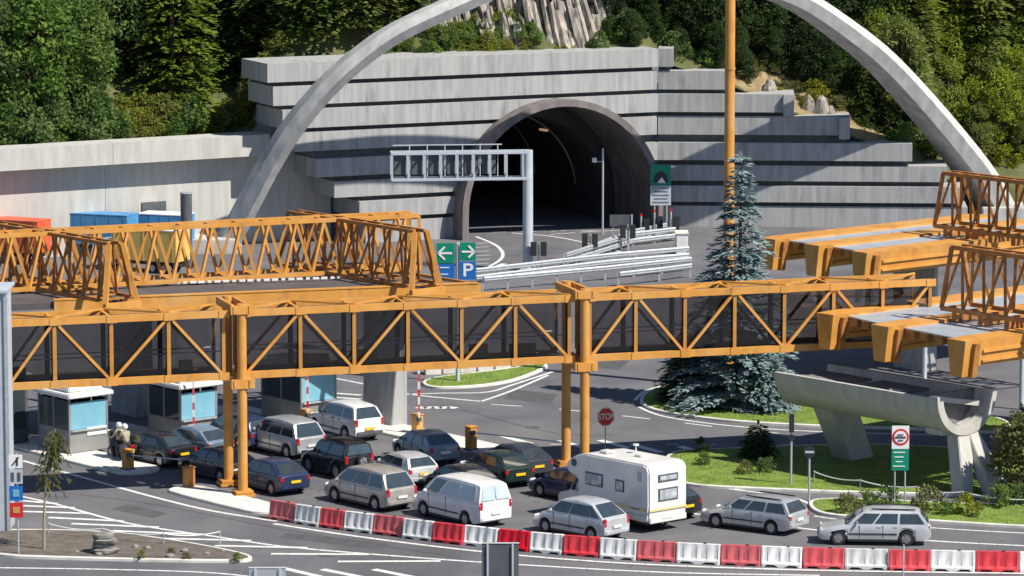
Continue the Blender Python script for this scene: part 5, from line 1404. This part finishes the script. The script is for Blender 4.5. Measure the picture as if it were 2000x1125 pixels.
def hill_tree(kind, u, back, sc=1.0, var=None):
    # back: metres behind the top of the concrete
    Y = 266
    for _ in range(6): x = (u-1000)/F*(Y*cp_+20*sp_); Y = yface(x)+back
    lab, nm, grp = LAB[kind]; ms = SP[kind]; me = ms[tr.randrange(len(ms)) if var is None else var]
    plant(nm, me, (x, Y, hz(x, Y)-.25), tr.uniform(0, 6.28), sc*tr.uniform(.88, 1.12), lab, 'bush' if 'bush' in kind else 'tree', grp)
# left wood
for u, b, sc in ((335, 4.5, 1.0), (680, 3.6, .95), (790, 4.6, .8), (560, 5, .9), (30, 11, 1)): hill_tree('bright', u, b, sc)
for u, b in ((-30, 4), (60, 3.2), (150, 4.2), (215, 6.5), (100, 8), (10, 9)): hill_tree('leaf', u, b, .95)
for u, b in ((420, 8), (470, 6.5), (520, 8), (600, 5), (640, 7), (260, 9), (180, 11), (740, 6.5), (830, 6.5), (330, 13), (620, 3.6)): hill_tree('mid', u, b)
for i in range(16): hill_tree('dark', -60+i*62, 14+tr.uniform(-2, 6))
for i in range(14): hill_tree('dark', 215+i*30, 6.5+tr.uniform(0, 4), .9)
for i in range(26): hill_tree(tr.choice(['yellowbush', 'yellowbush', 'greenbush']), 170+i*15, .8+tr.uniform(0, 1.8), tr.uniform(.7, 1.2))
for i in range(12): hill_tree('greenbush', -20+i*20, .8+tr.uniform(0, 1.2), tr.uniform(.8, 1.4))
# above the portal, rock in between
for i in range(46): hill_tree(tr.choice(['greenbush', 'yellowbush', 'greenbush']), 745+i*6.6, .3+tr.uniform(0, 2.4), tr.uniform(.35, .75))
for i in range(10): hill_tree('yellowbush', 1040+i*16, .3+tr.uniform(0, .5), tr.uniform(.2, .38))
for u, b, sc in ((850, 5, .3), (740, 4.2, .35), (900, 4.6, .22)): hill_tree('leaf', u, b, sc)
for u, b in ((1205, 4.5), (1240, 4), (1300, 3.6), (1345, 4.2), (1390, 3.2), (1270, 6), (1180, 7), (1350, 6.5)): hill_tree('leafdark', u, b, .8)
for u, b in ((1450, 6.5), (1500, 7), (1560, 8), (1610, 7), (1660, 7.5), (1480, 10), (1540, 12), (1620, 11), (1700, 8)): hill_tree('leafdark', u, b, .85)
for i in range(12): hill_tree('dark', 1180+i*45, 14+tr.uniform(-1, 4))
for i in range(16): hill_tree(tr.choice(['olivebush', 'olivebush', 'yellowbush']), 1440+i*17, 1.2+tr.uniform(0, 3.0), tr.uniform(.5, .9))
for u, b, sc in ((1690, 2.2, .32), (1735, 2.6, .36), (1770, 3.4, .4), (1650, 3.6, .28)): hill_tree('mid', u, b, sc)
for u, b, sc in ((1800, 1.2, 1.0), (1830, 1.6, .9), (1765, .9, .8), (1860, 2.0, 1.1)): hill_tree('greenbush', u, b, sc)
for i in range(36):
    u = 1690+tr.uniform(0, 340); hill_tree('larch', u, 5+tr.uniform(0, 11), tr.uniform(.6, .95))
for i in range(10): hill_tree('larch', 1880+tr.uniform(0, 160), 2.5+tr.uniform(0, 3), tr.uniform(.4, .6))
for i in range(34): hill_tree('larch', 1700+tr.uniform(0, 320), 2+tr.uniform(0, 9), tr.uniform(.45, .8), 2)
for i in range(8): hill_tree('mid', 1640+i*50, 17+tr.uniform(0, 3))
for i in range(16): hill_tree(tr.choice(['greenbush', 'yellowbush']), 1790+i*15, .5+tr.uniform(0, 3.5), tr.uniform(.6, 1.2))
for i in range(26): hill_tree('leafdark', 1190+i*10.5, .6+tr.uniform(0, 3.2), tr.uniform(.18, .38))
for i in range(30): hill_tree('leafdark', 1440+i*9, 3.4+tr.uniform(0, 4), tr.uniform(.3, .5))
for i in range(24): hill_tree(tr.choice(['olivebush', 'yellowbush', 'olivebush']), 1435+i*11, .4+tr.uniform(0, 3.2), tr.uniform(.25, .5))
for i in range(14): hill_tree('larch', 1900+tr.uniform(0, 140), .8+tr.uniform(0, 3), tr.uniform(.3, .5), 2)
for i in range(8): hill_tree('greenbush', 1170+i*30, .6+tr.uniform(0, 1.5), tr.uniform(.4, .8))

# rock face above the portal: leaning slabs
rk = empty('rock_face', U(1030, 60, 276), label='cliff of steep grey and tan rock slabs above the portal', cat='rock')
rr = random.Random(3)
for i in range(150):
    u = 850+rr.random()*345; x0 = (u-1000)/F*279
    back = (2.2 if u < 960 else .4)+rr.uniform(0, 2.4)
    y = yface(x0)+back; zb = hz(x0, y)-1.2
    h = rr.uniform(2.6, 5.2); wd = rr.uniform(.3, .85); dp = rr.uniform(.5, 1.2)
    lean = Vector((-.24+rr.uniform(-.08, .08), .32+rr.uniform(-.1, .1), 1)).normalized()
    ring = []
    for k in range(4):
        t = k/3; c = Vector((x0, y, zb))+lean*h*t; s = 1-.55*t*rr.uniform(.7, 1)
        ring.append([c+Vector((a*wd*s*.5*rr.uniform(.75, 1.2), b*dp*s*.5*rr.uniform(.75, 1.2), rr.uniform(-.15, .15))) for a, b in ((-1, -.6), (.1, -1), (1, -.5), (.9, .9), (-.8, 1))])
    mb = MB(); mb.loft(ring); wbuild(mb, 'rock_slab', 'rock', rk)
for u, v_, s in ((1600, 205, .9), (1575, 190, .7), (1618, 195, .6), (1500, 165, .8), (1925, 210, 1.2), (1915, 180, 1.0), (1940, 235, .9)):
    x = (u-1000)/F*275; y = yface(x)+(.9 if u < 1700 else 3.0); mb = MB(); c = Vector((x, y, hz(x, y)))
    ring = [[c+Vector((math.cos(a)*s*k*rr.uniform(.5, .8), math.sin(a)*s*k*rr.uniform(.5, .8), z*s+rr.uniform(-.1, .1))) for a in [2*math.pi*j/7 for j in range(7)]] for z, k in ((-.3, 1), (.4, .9), (1.0, .55), (1.25, .15))]
    mb.loft(ring); ro_ = empty('boulder', c, label='pale weathered boulder on the bank among the bushes', cat='boulder', group='boulders on the bank'); wbuild(mb, 'stone', 'rock', ro_)

# blue spruce on the island
bsp = spruce(101, 12.6, 4.1, 'blue', 22, 8, z0_=.02, leaf=.40, droop=.15, dens=1.5, power=1.3)
p = G(1442, 788, .1); plant('blue_spruce', bsp, p, 0, 1, 'tall blue spruce standing on the lawn island behind the footbridge', 'tree')
bs2 = spruce(102, 4.2, 2.5, 'spruce_dark', 14, 9, z0_=.02, leaf=.34, droop=.25)
plant('dark_conifer', bs2, G(1340, 782, .1), .5, .8, 'low dark conifer at the foot of the blue spruce', 'tree')
bs3 = spruce(103, 4.6, 2.6, 'blue', 14, 9, z0_=.02, leaf=.36, droop=.25)
plant('blue_conifer', bs3, G(1495, 800, .1), 1.5, .7, 'low bluish conifer between the spruce and the chute', 'tree')
# lawn shrubs
sm = spruce(104, 1.5, .8, 'spruce_dark', 10, 8, leaf=.2, droop=.2)
plant('dwarf_conifer', sm, G(1480, 893, .1), 0, 1.05, 'small dark dwarf conifer standing on the lawn edge', 'shrub')
sb = [leafy(111, .8, .5, 'leaf', 14, 50, .1, .0), leafy(112, .7, .6, 'leafolive', 14, 50, .1, .0), leafy(113, .8, .55, 'leafyellow', 14, 50, .1, 0), leafy(114, .8, .5, 'leafdark', 14, 50, .1, 0)]
for u, v, k, s, lab in ((1372, 908, 0, .8, 'round green bush on the lawn near the motorhome'), (1368, 884, 3, .9, 'dark round bush at the far edge of the lawn'), (1455, 925, 1, .8, 'olive spreading bush on the lawn'), (1495, 922, 0, .9, 'green spreading bush on the lawn by the grey post'),
                      (1655, 1000, 1, 1.1, 'olive shrub at the left end of the verge'), (1690, 990, 0, 1.0, 'green shrub in the verge'), (1735, 990, 0, 1.2, 'tall green shrub beside the customs sign posts'), (1812, 996, 1, 1.4, 'yellowish shrub right of the customs sign'), (1880, 1004, 2, 1.1, 'yellow flowering shrub below the chute leg'), (1905, 1010, 2, .8, 'small yellow flowering shrub below the chute leg'), (1950, 990, 0, 1.3, 'green shrub at the foot of the splayed chute leg'), (1850, 1006, 0, .8, 'low green shrub on the open verge'),
                      (275, 1092, 2, .45, 'small green tuft on the soil by the cairn'), (465, 1095, 0, .45, 'small green tuft at the tip of the soil island'), (365, 1092, 1, .4, 'small olive tuft on the soil'), (335, 1080, 1, .3, 'tiny olive tuft on the soil')):
    plant('shrub', sb[k], G(u, v, .1), tr.uniform(0, 6), s, lab, 'shrub')
rt = leafy(121, 3.8, 1.5, 'leafolive', 50, 70, .2, .05)
plant('small_tree', rt, G(2000, 975, .1), 0, 1, 'small olive green tree beside the chute leg', 'tree')
rt2 = leafy(122, 3.0, 1.2, 'leafdark', 40, 60, .18, .05)
plant('small_tree', rt2, G(2030, 940, .1), 0, 1.2, 'small dark tree in the shade under the canopy', 'tree')
for u, v in ((1990, 985), (2040, 990)): plant('shrub', sb[0], G(u, v, .1), 1, 1.2, 'green bush at the foot of the olive tree', 'shrub', 'bushes under the olive tree')
# sapling with drooping leaves
p = G(86, 1073, .1); sap = empty('sapling', p, label='thin pale-trunked sapling with drooping olive leaves on the soil island', cat='tree')
mb = MB(); sp_pts = [p+Vector((.0, 0, 0)), p+Vector((.02, 0, 1.2)), p+Vector((.1, 0, 2.6)), p+Vector((.35, 0, 4.0)), p+Vector((.55, 0, 5.0))]
mb.tube(sp_pts, [.06, .055, .045, .03, .012], 7); wbuild(mb, 'trunk', 'palebark', sap, smooth=60)
V, Fc = [], []; r = random.Random(9)
for k in range(70):
    t = r.uniform(.5, 1); i = min(int(t*4), 3); a = sp_pts[i].lerp(sp_pts[i+1], t*4-i); az = r.uniform(0, 6.28); l = r.uniform(.4, 1.05)*(1.25-t*.6)
    o = Vector((math.cos(az), math.sin(az), 0))
    for q in range(26):
        s = r.random(); c = a+o*l*s+Zv*(.5*l*s-1.25*l*s*s)-p
        d = (o*.3-Zv*.9+rvec(r)*.5).normalized()*r.uniform(.12, .26); kite(V, Fc, c, d, d.cross(rvec(r)).normalized()*.028, None)
o = bpy.data.objects.new('crown', mesh_only('crown', V, Fc, 'leafolive')); C.objects.link(o); o.parent = sap
# cairn
p = G(204, 1080, .1); cn = empty('stone_cairn', p, label='small cairn of stacked grey stones on the soil island', cat='cairn')
for zc_, s, dx in ((.12, .62, 0), (.34, .5, -.05), (.52, .55, .04), (.72, .44, -.02)):
    mb = MB(); ring = [[p+Vector((dx+math.cos(a)*s*k*r.uniform(.85, 1.1), math.sin(a)*s*k*r.uniform(.7, .95), zc_+z)) for a in [2*math.pi*j/9 for j in range(9)]] for z, k in ((-.13, .6), (-.06, .98), (.06, 1), (.13, .65))]
    mb.loft(ring); wbuild(mb, 'stone', 'stone', cn, smooth=50)
for k in range(9):
    q = G(160+k*34+r.uniform(-10, 10), 1068+r.uniform(-6, 22), .1); mb = MB(); s = r.uniform(.1, .2)
    mb.loft([[q+Vector((math.cos(a)*s*kk*r.uniform(.8, 1.1), math.sin(a)*s*kk, z*s)) for a in [2*math.pi*j/7 for j in range(7)]] for z, kk in ((-.2, .9), (.4, 1), (.8, .5))])
    ro_ = empty('loose_stone', q, label='small loose stone lying on the soil island', cat='stone', group='loose stones on the soil'); wbuild(mb, 'stone', 'stone', ro_, smooth=50)
# grass blades on the lawns
def inside(p, poly):
    c = False; n = len(poly)
    for i in range(n):
        a, b = poly[i], poly[i-1]
        if (a.y > p.y) != (b.y > p.y) and p.x < (b.x-a.x)*(p.y-a.y)/(b.y-a.y)+a.x: c = not c
    return c
r = random.Random(17)
for root, inn in grassy:
    x0, x1, y0, y1 = min(p.x for p in inn), min(26, max(p.x for p in inn)), min(p.y for p in inn), max(p.y for p in inn)
    V, Fc = [], []
    for k in range(int((x1-x0)*(y1-y0)*60)):
        p = Vector((r.uniform(x0, x1), r.uniform(y0, y1), .12))
        if not inside(p, inn): continue
        h = r.uniform(.04, .11)*(1+noise.noise(Vector((p.x*.6, p.y*.6, 1))))
        d = (Zv+rvec(r)*.6).normalized()*h; s = rvec(r).normalized()*.018; kk = len(V)
        V += [tuple(p-s-root.location), tuple(p+s-root.location), tuple(p+d-root.location)]; Fc.append((kk, kk+1, kk+2))
    o = bpy.data.objects.new('grass', mesh_only('grass', V, Fc, 'blade')); C.objects.link(o); o.parent = root; o['kind'] = 'stuff'
